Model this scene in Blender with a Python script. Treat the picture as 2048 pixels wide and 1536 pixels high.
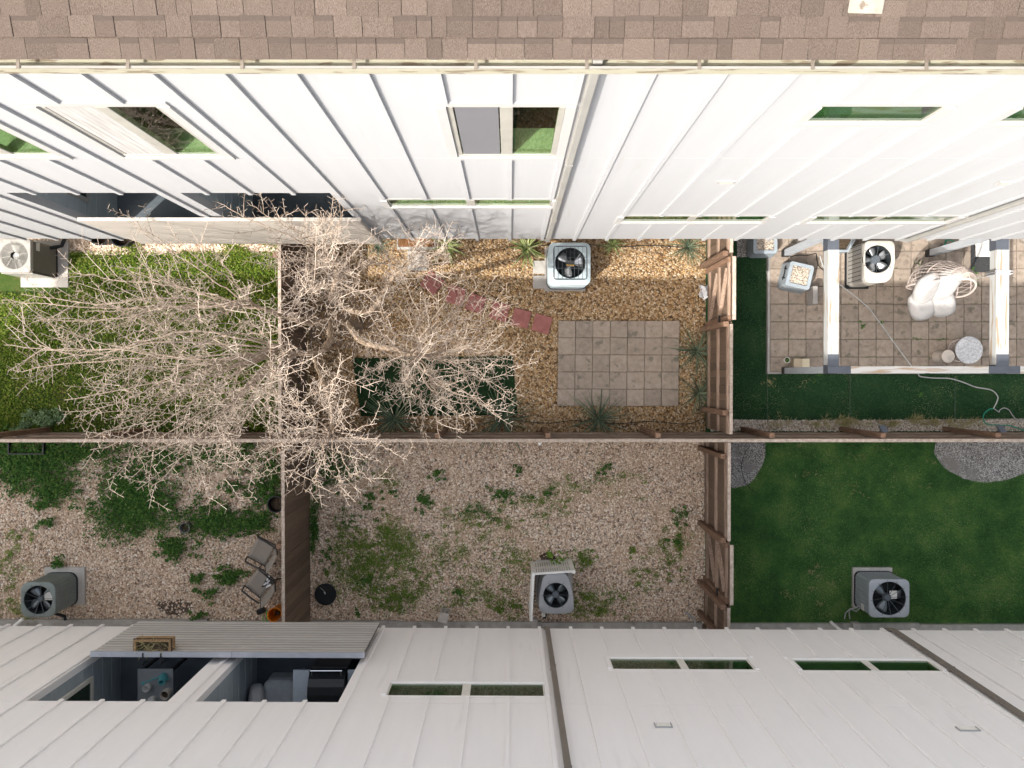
import bpy, bmesh, math, random
import numpy as np
from mathutils import Vector, Matrix, Euler

for o in list(bpy.data.objects):
    bpy.data.objects.remove(o, do_unlink=True)
S = bpy.context.scene
C = S.collection
R = random.Random(7)
N = np.random.default_rng(11)

# ------------------------------------------------------------------ camera
FPX, CAMH = 1660.0, 16.2                     # focal length in photo pixels, height in metres
cam_d = bpy.data.cameras.new('camera')
cam_d.sensor_width = 36.0
cam_d.lens = FPX / 2048 * 36.0
cam_d.clip_end = 400
cam_d.clip_start = 0.1
cam = bpy.data.objects.new('camera', cam_d)
C.objects.link(cam)
cam.location = (0, 0, CAMH)
cam.rotation_euler = (-16 / FPX, -4 / FPX, 0)
S.camera = cam
CR = cam.rotation_euler.to_matrix()

# ------------------------------------------------------------------ sky, sun, exposure
SUN_DIR = Vector((0.63, 0.588, -1.0)).normalized()      # the way the light travels
elev = math.asin(-SUN_DIR.z)
world = bpy.data.worlds.new('World')
S.world = world
world.use_nodes = True
wn = world.node_tree
sky = wn.nodes.new('ShaderNodeTexSky')
sky.sky_type = 'NISHITA'
sky.sun_disc = False
sky.sun_elevation = elev
sky.sun_rotation = math.atan2(-SUN_DIR.x, -SUN_DIR.y)
sky.air_density = 1.6
sky.dust_density = 7.0
bg = wn.nodes['Background']
hs = wn.nodes.new('ShaderNodeHueSaturation')          # camera white balance: a paler blue
hs.inputs['Saturation'].default_value = .55
wn.links.new(sky.outputs[0], hs.inputs['Color'])
wn.links.new(hs.outputs[0], bg.inputs[0])
bg.inputs[1].default_value = 0.15
sun_d = bpy.data.lights.new('sun', 'SUN')
sun_d.energy = 2.5
sun_d.angle = math.radians(0.5)
sun_d.color = (1.0, 0.95, 0.87)
sun = bpy.data.objects.new('sun', sun_d)
C.objects.link(sun)
sun.rotation_euler = SUN_DIR.to_track_quat('-Z', 'Y').to_euler()
S.view_settings.view_transform = 'Standard'
S.view_settings.look = 'None'
S.view_settings.gamma = 1
S.view_settings.exposure = 1.28
S.view_settings.use_curve_mapping = False
S.render.engine = 'CYCLES'
S.cycles.max_bounces = 10
S.cycles.diffuse_bounces = 5
S.cycles.glossy_bounces = 4
S.cycles.transmission_bounces = 6
S.cycles.transparent_max_bounces = 12
S.cycles.caustics_reflective = True
S.cycles.blur_glossy = 0.5
S.cycles.sample_clamp_indirect = 12
S.cycles.use_denoising = True


# ------------------------------------------------------------------ measuring: photo pixel -> metres
def ray(px, py):
    return CR @ Vector(((px - 1024) / FPX, (768 - py) / FPX, -1.0))


def G(px, py, z=0.0):
    d = ray(px, py)
    t = (CAMH - z) / -d.z
    return Vector((d.x * t, d.y * t, z))


# ------------------------------------------------------------------ mesh helpers
ORG = {}


def org(o):
    return ORG.get(o.name, Vector((0, 0, 0))) if o else Vector((0, 0, 0))


class MB:
    def __init__(s):
        s.v, s.f, s.m = [], [], []

    def add(s, vs, fs, m=0):
        b = len(s.v)
        s.v += [tuple(v) for v in vs]
        s.f += [tuple(i + b for i in f) for f in fs]
        s.m += [m] * len(fs)
        return s

    def box(s, x0, y0, z0, x1, y1, z1, m=0):
        x0, x1 = min(x0, x1), max(x0, x1)
        y0, y1 = min(y0, y1), max(y0, y1)
        z0, z1 = min(z0, z1), max(z0, z1)
        v = [(x0, y0, z0), (x1, y0, z0), (x1, y1, z0), (x0, y1, z0), (x0, y0, z1), (x1, y0, z1), (x1, y1, z1), (x0, y1, z1)]
        return s.add(v, [(3, 2, 1, 0), (4, 5, 6, 7), (0, 1, 5, 4), (1, 2, 6, 5), (2, 3, 7, 6), (3, 0, 4, 7)], m)

    def obox(s, c, size, rot=None, m=0):
        rot = rot or Matrix.Identity(3)
        h = Vector(size) / 2
        v = []
        for dz in (-1, 1):
            for dx, dy in ((-1, -1), (1, -1), (1, 1), (-1, 1)):
                v.append(Vector(c) + rot @ Vector((dx * h.x, dy * h.y, dz * h.z)))
        return s.add(v, [(3, 2, 1, 0), (4, 5, 6, 7), (0, 1, 5, 4), (1, 2, 6, 5), (2, 3, 7, 6), (3, 0, 4, 7)], m)

    def bar(s, a, b, w, h, m=0, up=(0, 0, 1)):
        a, b = Vector(a), Vector(b)
        d = (b - a)
        L = d.length
        d.normalize()
        u = Vector(up)
        if abs(d.dot(u)) > .98:
            u = Vector((1, 0, 0))
        x = d.cross(u).normalized()
        y = x.cross(d).normalized()
        rot = Matrix((x, d, y)).transposed()
        return s.obox((a + b) / 2, (w, L, h), rot, m)

    def loft(s, rings, m=0, cap0=True, cap1=True, close=True):
        n = len(rings[0])
        vs = [p for r in rings for p in r]
        fs = []
        for k in range(len(rings) - 1):
            for i in range(n if close else n - 1):
                j = (i + 1) % n
                fs.append((k * n + i, k * n + j, (k + 1) * n + j, (k + 1) * n + i))
        if cap0:
            fs.append(tuple(range(n - 1, -1, -1)))
        if cap1:
            fs.append(tuple(range((len(rings) - 1) * n, len(rings) * n)))
        return s.add(vs, fs, m)

    def lathe(s, prof, c=(0, 0, 0), n=24, m=0, cap0=True, cap1=True):
        c = Vector(c)
        rings = [[c + Vector((r * math.cos(2 * math.pi * i / n), r * math.sin(2 * math.pi * i / n), z)) for i in range(n)] for r, z in prof]
        return s.loft(rings, m, cap0, cap1)

    def tube(s, pts, rad, n=6, m=0, caps=True):
        pts = [Vector(p) for p in pts]
        if not hasattr(rad, '__len__'):
            rad = [rad] * len(pts)
        rings = []
        u = None
        for i, p in enumerate(pts):
            d = (pts[min(i + 1, len(pts) - 1)] - pts[max(i - 1, 0)]).normalized()
            if u is None:
                u = d.orthogonal().normalized()
            u = (u - d * u.dot(d))
            u = u.normalized() if u.length > 1e-6 else d.orthogonal().normalized()
            w = d.cross(u)
            rings.append([p + (u * math.cos(2 * math.pi * k / n) + w * math.sin(2 * math.pi * k / n)) * rad[i] for k in range(n)])
        return s.loft(rings, m, caps, caps)

    def build(s, name, mats, parent=None, smooth=False, bevel=0, local=False):
        me = bpy.data.meshes.new(name)
        o0 = Vector((0, 0, 0)) if local else org(parent)
        me.from_pydata([(v[0] - o0.x, v[1] - o0.y, v[2] - o0.z) for v in s.v], [], s.f)
        if not isinstance(mats, (list, tuple)):
            mats = [mats]
        for x in mats:
            me.materials.append(x)
        if len(mats) > 1:
            me.polygons.foreach_set('material_index', s.m)
        bm = bmesh.new()
        bm.from_mesh(me)
        bmesh.ops.recalc_face_normals(bm, faces=bm.faces)
        bm.to_mesh(me)
        bm.free()
        if smooth:
            me.polygons.foreach_set('use_smooth', [True] * len(me.polygons))
            me.set_sharp_from_angle(angle=math.radians(38))
        o = bpy.data.objects.new(name, me)
        C.objects.link(o)
        if parent:
            o.parent = parent
            ORG[o.name] = org(parent)
        if bevel:
            b = o.modifiers.new('bevel', 'BEVEL')
            b.width = bevel
            b.segments = 2
            b.limit_method = 'ANGLE'
        return o


def arr_mesh(name, V, F, mat, parent=None, smooth=False):
    """many small separate faces as one mesh, from numpy arrays"""
    V = np.asarray(V, dtype=np.float32)
    F = np.asarray(F, dtype=np.int32)
    if parent is not None:
        V = V - np.array(org(parent), dtype=np.float32)
    me = bpy.data.meshes.new(name)
    me.vertices.add(len(V))
    me.vertices.foreach_set('co', V.ravel())
    k = F.shape[1]
    me.loops.add(F.size)
    me.loops.foreach_set('vertex_index', F.ravel())
    me.polygons.add(len(F))
    me.polygons.foreach_set('loop_start', np.arange(0, F.size, k, dtype=np.int32))
    me.polygons.foreach_set('loop_total', np.full(len(F), k, dtype=np.int32))
    if smooth:
        me.polygons.foreach_set('use_smooth', np.ones(len(F), dtype=bool))
    me.update(calc_edges=True)
    me.materials.append(mat)
    o = bpy.data.objects.new(name, me)
    C.objects.link(o)
    if parent is not None:
        o.parent = parent
        ORG[o.name] = org(parent)
    return o


def tag(o, label=None, cat=None, group=None, kind=None):
    if label:
        o['label'] = label
    if cat:
        o['category'] = cat
    if group:
        o['group'] = group
    if kind:
        o['kind'] = kind
    return o


def thing(name, label, cat, loc=(0, 0, 0), rz=0, group=None, kind=None):
    o = bpy.data.objects.new(name, None)
    o.empty_display_size = .1
    C.objects.link(o)
    o.location = loc
    o.rotation_euler = (0, 0, rz)
    ORG[o.name] = Vector(loc)
    return tag(o, label, cat, group, kind)


def inst(src, name, parent=None, loc=(0, 0, 0), rot=(0, 0, 0), scale=(1, 1, 1)):
    """another object sharing the mesh of src"""
    o = src.copy()
    o.name = name
    for k in list(o.keys()):
        del o[k]
    C.objects.link(o)
    o.parent = parent
    o.location = loc
    o.rotation_euler = rot
    o.scale = scale
    return o


# ------------------------------------------------------------------ materials
def nd(nt, t, **kw):
    n = nt.nodes.new(t)
    for k, v in kw.items():
        setattr(n, k, v)
    return n


def ramp(nt, stops, interp='LINEAR'):
    r = nt.nodes.new('ShaderNodeValToRGB')
    r.color_ramp.interpolation = interp
    e = r.color_ramp.elements
    while len(e) < len(stops):
        e.new(0.5)
    for i, (p, c) in enumerate(stops):
        e[i].position = p
        e[i].color = (*c, 1)
    return r


def M(name, stops, scale=6, detail=5, rough=.7, bump=.15, bscale=40, rand=None, amt=.15, metal=0.0, stretch=(1, 1, 1), spec=.3, second=None, rot=(0, 0, 0)):
    """stops: colour ramp over noise; rand: 'object' / 'island' brightness change; second: (colour, threshold, scale) patches of another colour"""
    m = bpy.data.materials.new(name)
    m.use_nodes = True
    nt = m.node_tree
    b = nt.nodes['Principled BSDF']
    b.inputs['Roughness'].default_value = rough
    b.inputs['Metallic'].default_value = metal
    b.inputs['Specular IOR Level'].default_value = spec
    tc = nd(nt, 'ShaderNodeTexCoord')
    mp = nd(nt, 'ShaderNodeMapping')
    mp.inputs['Scale'].default_value = stretch
    mp.inputs['Rotation'].default_value = rot
    nt.links.new(tc.outputs['Object'], mp.inputs['Vector'])
    vec = mp.outputs['Vector']
    rv = None
    if rand:
        if rand == 'object':
            rv = nd(nt, 'ShaderNodeObjectInfo').outputs['Random']
            mul = nd(nt, 'ShaderNodeMath', operation='MULTIPLY')
            mul.inputs[1].default_value = 57.0
            nt.links.new(rv, mul.inputs[0])
            va = nd(nt, 'ShaderNodeVectorMath', operation='ADD')
            nt.links.new(vec, va.inputs[0])
            nt.links.new(mul.outputs[0], va.inputs[1])
            vec = va.outputs[0]
        else:
            rv = nd(nt, 'ShaderNodeNewGeometry').outputs['Random Per Island']
    if len(stops) == 1:
        stops = [(0.25, tuple(c * .86 for c in stops[0][1])), (.75, tuple(min(1, c * 1.1) for c in stops[0][1]))]
    n1 = nd(nt, 'ShaderNodeTexNoise')
    n1.inputs['Scale'].default_value = scale
    n1.inputs['Detail'].default_value = detail
    n1.inputs['Roughness'].default_value = .6
    nt.links.new(vec, n1.inputs['Vector'])
    rp = ramp(nt, stops)
    nt.links.new(n1.outputs['Fac'], rp.inputs['Fac'])
    col = rp.outputs['Color']
    if second:
        c2, th, sc2 = second
        n3 = nd(nt, 'ShaderNodeTexNoise')
        n3.inputs['Scale'].default_value = sc2
        n3.inputs['Detail'].default_value = 6
        nt.links.new(vec, n3.inputs['Vector'])
        r3 = ramp(nt, [(th, (0, 0, 0)), (min(1, th + .08), (1, 1, 1))])
        nt.links.new(n3.outputs['Fac'], r3.inputs['Fac'])
        mx = nd(nt, 'ShaderNodeMix', data_type='RGBA')
        nt.links.new(r3.outputs['Color'], mx.inputs['Factor'])
        nt.links.new(col, mx.inputs['A'])
        mx.inputs['B'].default_value = (*c2, 1)
        col = mx.outputs['Result']
    if rv is not None:
        mr = nd(nt, 'ShaderNodeMapRange')
        mr.inputs['To Min'].default_value = 1 - amt
        mr.inputs['To Max'].default_value = 1 + amt
        nt.links.new(rv, mr.inputs['Value'])
        vm = nd(nt, 'ShaderNodeVectorMath', operation='SCALE')
        nt.links.new(col, vm.inputs[0])
        nt.links.new(mr.outputs['Result'], vm.inputs['Scale'])
        col = vm.outputs['Vector']
    nt.links.new(col, b.inputs['Base Color'])
    if bump:
        n2 = nd(nt, 'ShaderNodeTexNoise')
        n2.inputs['Scale'].default_value = bscale
        n2.inputs['Detail'].default_value = 4
        nt.links.new(vec, n2.inputs['Vector'])
        bp = nd(nt, 'ShaderNodeBump')
        bp.inputs['Strength'].default_value = bump
        bp.inputs['Distance'].default_value = .02
        nt.links.new(n2.outputs['Fac'], bp.inputs['Height'])
        nt.links.new(bp.outputs['Normal'], b.inputs['Normal'])
    return m


def M_island(name, stops, rough=.8, trans=0.0, src='island', drift=None):
    """colour picked per separate piece"""
    m = bpy.data.materials.new(name)
    m.use_nodes = True
    nt = m.node_tree
    b = nt.nodes['Principled BSDF']
    b.inputs['Roughness'].default_value = rough
    b.inputs['Specular IOR Level'].default_value = .25
    g = nd(nt, 'ShaderNodeNewGeometry').outputs['Random Per Island'] if src == 'island' else nd(nt, 'ShaderNodeObjectInfo').outputs['Random']
    rp = ramp(nt, stops)
    nt.links.new(g, rp.inputs['Fac'])
    if drift:                                                  # slow change of tone from place to place
        tc = nd(nt, 'ShaderNodeTexCoord')
        nz = nd(nt, 'ShaderNodeTexNoise')
        nz.inputs['Scale'].default_value = drift[0]
        nz.inputs['Detail'].default_value = 5
        nt.links.new(tc.outputs['Object'], nz.inputs['Vector'])
        ad = nd(nt, 'ShaderNodeMath', operation='ADD')
        mr = nd(nt, 'ShaderNodeMapRange')
        mr.inputs['From Min'].default_value = .3
        mr.inputs['From Max'].default_value = .7
        mr.inputs['To Min'].default_value = -drift[1]
        mr.inputs['To Max'].default_value = drift[1]
        nt.links.new(nz.outputs['Fac'], mr.inputs['Value'])
        nt.links.new(g, ad.inputs[0])
        nt.links.new(mr.outputs['Result'], ad.inputs[1])
        nt.links.new(ad.outputs[0], rp.inputs['Fac'])
    nt.links.new(rp.outputs['Color'], b.inputs['Base Color'])
    if trans:
        t = nd(nt, 'ShaderNodeBsdfTranslucent')
        nt.links.new(rp.outputs['Color'], t.inputs['Color'])
        mx = nd(nt, 'ShaderNodeMixShader')
        mx.inputs[0].default_value = trans
        nt.links.new(b.outputs[0], mx.inputs[1])
        nt.links.new(t.outputs[0], mx.inputs[2])
        nt.links.new(mx.outputs[0], nt.nodes['Material Output'].inputs['Surface'])
    return m


def M_cells(name, stops, scale=22, dark=.35, rough=.85, tint=None):
    """ground of small stones: one colour per cell, sunk joints, slow drift of tone"""
    m = bpy.data.materials.new(name)
    m.use_nodes = True
    nt = m.node_tree
    b = nt.nodes['Principled BSDF']
    b.inputs['Roughness'].default_value = rough
    b.inputs['Specular IOR Level'].default_value = .2
    tc = nd(nt, 'ShaderNodeTexCoord')
    vo = nd(nt, 'ShaderNodeTexVoronoi')
    vo.inputs['Scale'].default_value = scale
    nt.links.new(tc.outputs['Object'], vo.inputs['Vector'])
    sp = nd(nt, 'ShaderNodeSeparateColor')
    nt.links.new(vo.outputs['Color'], sp.inputs[0])
    rp = ramp(nt, stops)
    nt.links.new(sp.outputs[0], rp.inputs['Fac'])
    rd = ramp(nt, [(.25, (1, 1, 1)), (.8, (dark, dark, dark))])
    nt.links.new(vo.outputs['Distance'], rd.inputs['Fac'])
    mx = nd(nt, 'ShaderNodeMix', data_type='RGBA', blend_type='MULTIPLY')
    mx.inputs['Factor'].default_value = 1
    nt.links.new(rp.outputs['Color'], mx.inputs['A'])
    nt.links.new(rd.outputs['Color'], mx.inputs['B'])
    col = mx.outputs['Result']
    if tint:
        n = nd(nt, 'ShaderNodeTexNoise')
        n.inputs['Scale'].default_value = tint[2]
        n.inputs['Detail'].default_value = 5
        nt.links.new(tc.outputs['Object'], n.inputs['Vector'])
        r3 = ramp(nt, [(tint[1], (0, 0, 0)), (tint[1] + .18, (1, 1, 1))])
        nt.links.new(n.outputs['Fac'], r3.inputs['Fac'])
        m2 = nd(nt, 'ShaderNodeMix', data_type='RGBA')
        nt.links.new(r3.outputs['Color'], m2.inputs['Factor'])
        nt.links.new(col, m2.inputs['A'])
        m2.inputs['B'].default_value = (*tint[0], 1)
        col = m2.outputs['Result']
    nt.links.new(col, b.inputs['Base Color'])
    bp = nd(nt, 'ShaderNodeBump', invert=True)
    bp.inputs['Strength'].default_value = .8
    bp.inputs['Distance'].default_value = .02
    nt.links.new(vo.outputs['Distance'], bp.inputs['Height'])
    nt.links.new(bp.outputs['Normal'], b.inputs['Normal'])
    return m


def M_glass(name, tint=(.74, .84, .69), rough=.02, refl=1.0):
    """green window glass: passes tinted light, reflects more at a slant"""
    m = bpy.data.materials.new(name)
    m.use_nodes = True
    nt = m.node_tree
    for n in list(nt.nodes):
        if n.type != 'OUTPUT_MATERIAL':
            nt.nodes.remove(n)
    t = nd(nt, 'ShaderNodeBsdfTransparent')
    t.inputs[0].default_value = (*tint, 1)
    g = nd(nt, 'ShaderNodeBsdfGlossy')
    g.inputs['Roughness'].default_value = rough
    g.inputs['Color'].default_value = (.95, .97, .96, 1)
    fr = nd(nt, 'ShaderNodeFresnel')
    fr.inputs['IOR'].default_value = 1.5
    ge = nd(nt, 'ShaderNodeNewGeometry')
    bk = nd(nt, 'ShaderNodeMath', operation='SUBTRACT')
    bk.inputs[0].default_value = refl
    nt.links.new(ge.outputs['Backfacing'], bk.inputs[1])       # the inner face of the pane adds no second mirror
    mu = nd(nt, 'ShaderNodeMath', operation='MULTIPLY', use_clamp=True)
    nt.links.new(fr.outputs[0], mu.inputs[0])
    nt.links.new(bk.outputs[0], mu.inputs[1])
    mx = nd(nt, 'ShaderNodeMixShader')
    nt.links.new(mu.outputs[0], mx.inputs[0])
    nt.links.new(t.outputs[0], mx.inputs[1])
    nt.links.new(g.outputs[0], mx.inputs[2])
    nt.links.new(mx.outputs[0], nt.nodes['Material Output'].inputs['Surface'])
    return m


def M_screen(name, col, open_=.35):
    m = bpy.data.materials.new(name)
    m.use_nodes = True
    nt = m.node_tree
    b = nt.nodes['Principled BSDF']
    b.inputs['Base Color'].default_value = (*col, 1)
    b.inputs['Roughness'].default_value = .6
    t = nd(nt, 'ShaderNodeBsdfTransparent')
    mx = nd(nt, 'ShaderNodeMixShader')
    mx.inputs[0].default_value = open_
    nt.links.new(b.outputs[0], mx.inputs[1])
    nt.links.new(t.outputs[0], mx.inputs[2])
    nt.links.new(mx.outputs[0], nt.nodes['Material Output'].inputs['Surface'])
    return m


K = {}
K['siding'] = M('white_siding_sun_copy', [(.3, (.40, .408, .425)), (.7, (.42, .428, .445))], scale=1.3, rough=.55, bump=.05, bscale=25, stretch=(6, 6, .6), second=((.395, .40, .405), .62, 1.2))  # white paint darkened in its colour to offset direct sun on the north wall
K['siding_shade'] = M('white_siding_shade_copy', [(.3, (.85, .82, .80)), (.7, (.88, .85, .83))], scale=1.3, rough=.55, bump=.05, bscale=25, stretch=(6, 6, .6), second=((.81, .785, .765), .62, 1.2))  # same white paint, colour lightened to offset the shade on the south wall
K['trim'] = M('white_trim_sun_copy', [(.3, (.40, .402, .405)), (.7, (.435, .432, .425))], scale=3, rough=.5, bump=.03, second=((.58, .48, .36), .66, 5))  # white trim darkened in its colour against the sun, like the wall
K['trim_shade'] = M('white_trim_shade_copy', [(.3, (.83, .80, .775)), (.7, (.87, .845, .82))], scale=3, rough=.5, bump=.03, second=((.55, .47, .39), .70, 5))  # same trim, colour lightened for the shaded wall
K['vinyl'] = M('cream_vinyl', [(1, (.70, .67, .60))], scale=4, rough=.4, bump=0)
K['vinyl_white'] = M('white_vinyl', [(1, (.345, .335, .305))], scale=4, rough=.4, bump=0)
K['glass'] = M_glass('green_glass')
K['glass_dark'] = M_glass('dark_green_glass', tint=(.50, .63, .48))
K['screen'] = M_screen('insect_screen', (.20, .20, .22), .30)
K['curtain'] = M('pale_screen', [(.3, (.30, .29, .285)), (.7, (.46, .45, .445))], scale=3, stretch=(9, 9, .5), rough=.9, bump=.2, bscale=12)
K['room'] = M('room_wall', [(1, (.10, .12, .10))], rough=.9, bump=0)
K['sill'] = M('inner_sill', [(1, (.42, .44, .40))], rough=.6, bump=0)
K['shingle'] = M('asphalt_shingle', [(.30, (.094, .070, .057)), (.5, (.147, .113, .094)), (.70, (.22, .18, .156))], scale=85, detail=2, rough=.95, bump=.8, bscale=120, rand='object', amt=.15, spec=.1)
K['shingle_mass'] = M('asphalt_shingle_far', [(.30, (.094, .070, .057)), (.5, (.147, .113, .094)), (.70, (.22, .18, .156))], scale=130, detail=3, rough=.95, bump=.6, bscale=220, rand='island', amt=.20, spec=.1)
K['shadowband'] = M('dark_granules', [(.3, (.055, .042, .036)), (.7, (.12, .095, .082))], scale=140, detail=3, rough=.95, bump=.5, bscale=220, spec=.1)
K['gutter'] = M('cream_gutter', [(.3, (.34, .325, .25)), (.7, (.39, .375, .30))], scale=4, rough=.5, bump=.05, second=((.20, .165, .12), .55, 4.5), stretch=(1, 5, 5))
K['gutter_lip'] = M('gutter_lip', [(1, (.27, .255, .235))], scale=4, rough=.5, bump=.03)
K['strap'] = M('gutter_strap', [(1, (.20, .17, .14))], rough=.5, bump=.05, metal=.3)
K['downspout'] = M('grey_downspout', [(1, (.29, .285, .27))], scale=3, rough=.45, bump=.03, second=((.28, .26, .22), .6, 3))
K['downspout_brown'] = M('brown_downspout', [(1, (.19, .165, .14))], scale=3, rough=.5, bump=.03)
K['guard'] = M('cream_guard_board', [(.3, (.40, .37, .335)), (.7, (.455, .42, .385))], scale=2, stretch=(.5, 4, 6), rough=.6, bump=.06)
K['guard_grey'] = M('ribbed_guard', [(.3, (.44, .41, .38)), (.7, (.53, .50, .465))], scale=2, stretch=(.5, 4, 6), rough=.55, bump=.05, rand='object', amt=.06)
K['cap_metal'] = M('grey_cap_metal', [(1, (.42, .44, .48))], rough=.4, bump=.03, metal=.2)
K['bay'] = M('balcony_siding', [(.3, (.30, .345, .37)), (.7, (.37, .41, .435))], scale=2, stretch=(2, 2, 6), rough=.7, bump=.05)
K['bay_floor'] = M('balcony_floor', [(1, (.10, .12, .14))], scale=4, rough=.8)
K['concrete'] = M('concrete', [(.3, (.30, .285, .26)), (.5, (.36, .345, .32)), (.7, (.43, .41, .385))], scale=7, rough=.85, bump=.2, bscale=70, second=((.24, .225, .20), .62, 3))
K['concrete_lt'] = M('light_concrete', [(.3, (.38, .36, .335)), (.7, (.47, .45, .42))], scale=7, rough=.85, bump=.15, bscale=70)
K['paver'] = M('concrete_paver', [(.28, (.215, .175, .142)), (.5, (.295, .243, .20)), (.72, (.355, .30, .25))], scale=3.5, detail=7, rough=.85, bump=.25, bscale=90, rand='object', amt=.10, second=((.165, .145, .115), .60, 2.2))
K['paver_red'] = M('red_paver', [(.3, (.255, .095, .085)), (.7, (.35, .145, .13))], scale=9, rough=.85, bump=.25, bscale=90, rand='object', amt=.06)
K['slab_grey'] = M('grey_slab', [(.3, (.30, .285, .275)), (.7, (.40, .38, .36))], scale=5, rough=.85, bump=.15, bscale=80, rand='object', amt=.1)
K['wood'] = M('fence_board', [(.25, (.080, .052, .036)), (.5, (.145, .100, .070)), (.75, (.235, .17, .125))], scale=5, stretch=(9, 9, .7), rough=.85, bump=.35, bscale=30, rand='object', amt=.22)
K['wood_x'] = M('fence_rail', [(.25, (.16, .11, .08)), (.5, (.27, .20, .15)), (.75, (.40, .32, .26))], scale=5, stretch=(.7, 9, 9), rough=.85, bump=.35, bscale=30, rand='object', amt=.15)
K['wood_y'] = M('fence_rail_side', [(.25, (.18, .115, .08)), (.5, (.31, .22, .165)), (.75, (.46, .355, .29))], scale=5, stretch=(9, .7, 9), rough=.85, bump=.35, bscale=30, rand='object', amt=.15)
K['wood_grey'] = M('weathered_top', [(.25, (.26, .205, .165)), (.5, (.40, .33, .275)), (.75, (.53, .46, .40))], scale=6, stretch=(3, 3, 3), rough=.9, bump=.3, bscale=40, rand='object', amt=.12)
K['post'] = M('fence_post', [(.25, (.13, .075, .048)), (.5, (.22, .135, .09)), (.75, (.32, .21, .15))], scale=5, stretch=(9, 9, .8), rough=.85, bump=.35, bscale=30, rand='object', amt=.15)
K['bark'] = M('pale_bark', [(.3, (.20, .14, .09)), (.5, (.31, .235, .17)), (.7, (.40, .32, .255))], scale=18, stretch=(1, 1, .5), rough=.9, bump=.5, bscale=60)
K['twig'] = M_island('twig_bark', [(.0, (.21, .16, .122)), (.5, (.36, .292, .238)), (1., (.50, .43, .37))], rough=.8)
K['branch'] = M('branch_bark', [(.3, (.24, .18, .135)), (.5, (.33, .265, .21)), (.7, (.42, .35, .295))], scale=18, rough=.9, bump=.3, bscale=60)
K['dirt'] = M('bare_soil', [(.3, (.13, .09, .06)), (.5, (.21, .15, .105)), (.7, (.29, .22, .165))], scale=5, detail=8, rough=.95, bump=.5, bscale=40)
GOLD = [(0, (.11, .068, .040)), (.2, (.29, .17, .078)), (.4, (.46, .30, .142)), (.6, (.38, .265, .16)), (.85, (.50, .375, .235)), (1, (.58, .49, .38))]
PINK = [(0, (.22, .15, .105)), (.15, (.52, .37, .265)), (.4, (.72, .55, .41)), (.6, (.60, .495, .405)), (.8, (.80, .66, .525)), (1, (.90, .82, .72))]
PALE = [(0, (.24, .20, .165)), (.3, (.45, .38, .31)), (.7, (.57, .50, .42)), (1, (.70, .65, .58))]
K['gold_bed'] = M_cells('golden_gravel', GOLD, 24)
K['pink_bed'] = M_cells('pink_gravel', PINK, 26, tint=((.50, .365, .25), .50, 1.1))
K['pale_bed'] = M_cells('pale_gravel', PALE, 34)
K['grey_bed'] = M_cells('grey_gravel', [(0, (.20, .185, .17)), (.4, (.40, .385, .36)), (1, (.68, .66, .63))], 52, tint=((.24, .23, .21), .52, 2.5))
K['gold_stone'] = M_island('golden_pebble', GOLD)
K['pink_stone'] = M_island('pink_pebble', PINK)
K['pale_stone'] = M_island('pale_pebble', PALE)
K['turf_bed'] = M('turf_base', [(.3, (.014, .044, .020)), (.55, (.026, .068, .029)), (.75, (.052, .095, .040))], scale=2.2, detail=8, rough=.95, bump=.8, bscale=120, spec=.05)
K['turf_bed_rear'] = M('turf_base_rear', [(.3, (.030, .082, .027)), (.5, (.058, .140, .040)), (.72, (.125, .22, .060))], scale=1.8, detail=8, rough=.95, bump=.8, bscale=120, spec=.05)  # lighter green base of the rear lawn
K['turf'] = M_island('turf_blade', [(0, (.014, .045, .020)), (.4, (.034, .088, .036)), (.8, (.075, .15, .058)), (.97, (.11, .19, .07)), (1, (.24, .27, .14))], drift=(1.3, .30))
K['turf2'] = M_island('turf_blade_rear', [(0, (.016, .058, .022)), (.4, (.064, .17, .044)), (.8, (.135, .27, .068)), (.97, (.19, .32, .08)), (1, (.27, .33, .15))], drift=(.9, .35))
K['turf_dark'] = M('dark_turf', [(.3, (.010, .024, .010)), (.7, (.020, .046, .019))], scale=5, detail=8, rough=.95, bump=.8, bscale=140, spec=.05)
K['clover_bed'] = M('clover_base', [(.3, (.035, .045, .014)), (.5, (.05, .085, .02)), (.7, (.12, .095, .045))], scale=2.0, detail=8, rough=.95, bump=.8, bscale=50, spec=.05)
K['clover'] = M_island('clover_leaf', [(0, (.048, .095, .012)), (.4, (.110, .185, .018)), (.8, (.20, .27, .030)), (1, (.29, .28, .09))], trans=.3)
K['weed'] = M_island('weed_leaf', [(0, (.026, .082, .020)), (.4, (.056, .15, .030)), (.8, (.105, .225, .042)), (1, (.18, .27, .07))], trans=.25)
K['weed_lt'] = M_island('pale_weed_leaf', [(0, (.075, .145, .026)), (.5, (.15, .25, .040)), (.85, (.24, .34, .06)), (1, (.34, .34, .14))], trans=.3)
K['straw'] = M_island('dry_grass_blade', [(0, (.30, .23, .12)), (.5, (.45, .38, .20)), (1, (.30, .34, .13))], trans=.2)
K['yucca_lt'] = M_island('agave_leaf', [(0, (.15, .20, .06)), (.5, (.26, .31, .12)), (1, (.40, .42, .22))], src='object')
K['yucca'] = M_island('yucca_leaf', [(0, (.055, .085, .055)), (.6, (.10, .14, .09)), (1, (.20, .23, .14))], src='object')
K['black'] = M('black_plastic', [(1, (.015, .017, .019))], scale=5, rough=.45, bump=.03)
K['black_metal'] = M('black_metal', [(1, (.022, .024, .028))], rough=.45, bump=.03, metal=.2)
K['groove_shade'] = M('painted_groove_shade', [(1, (.10, .095, .09))], rough=.8, bump=0)  # near-black colour paints the shade in the gaps between guard slats
K['slate'] = M('slate_metal', [(1, (.075, .085, .105))], scale=8, rough=.5, bump=.04)
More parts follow.
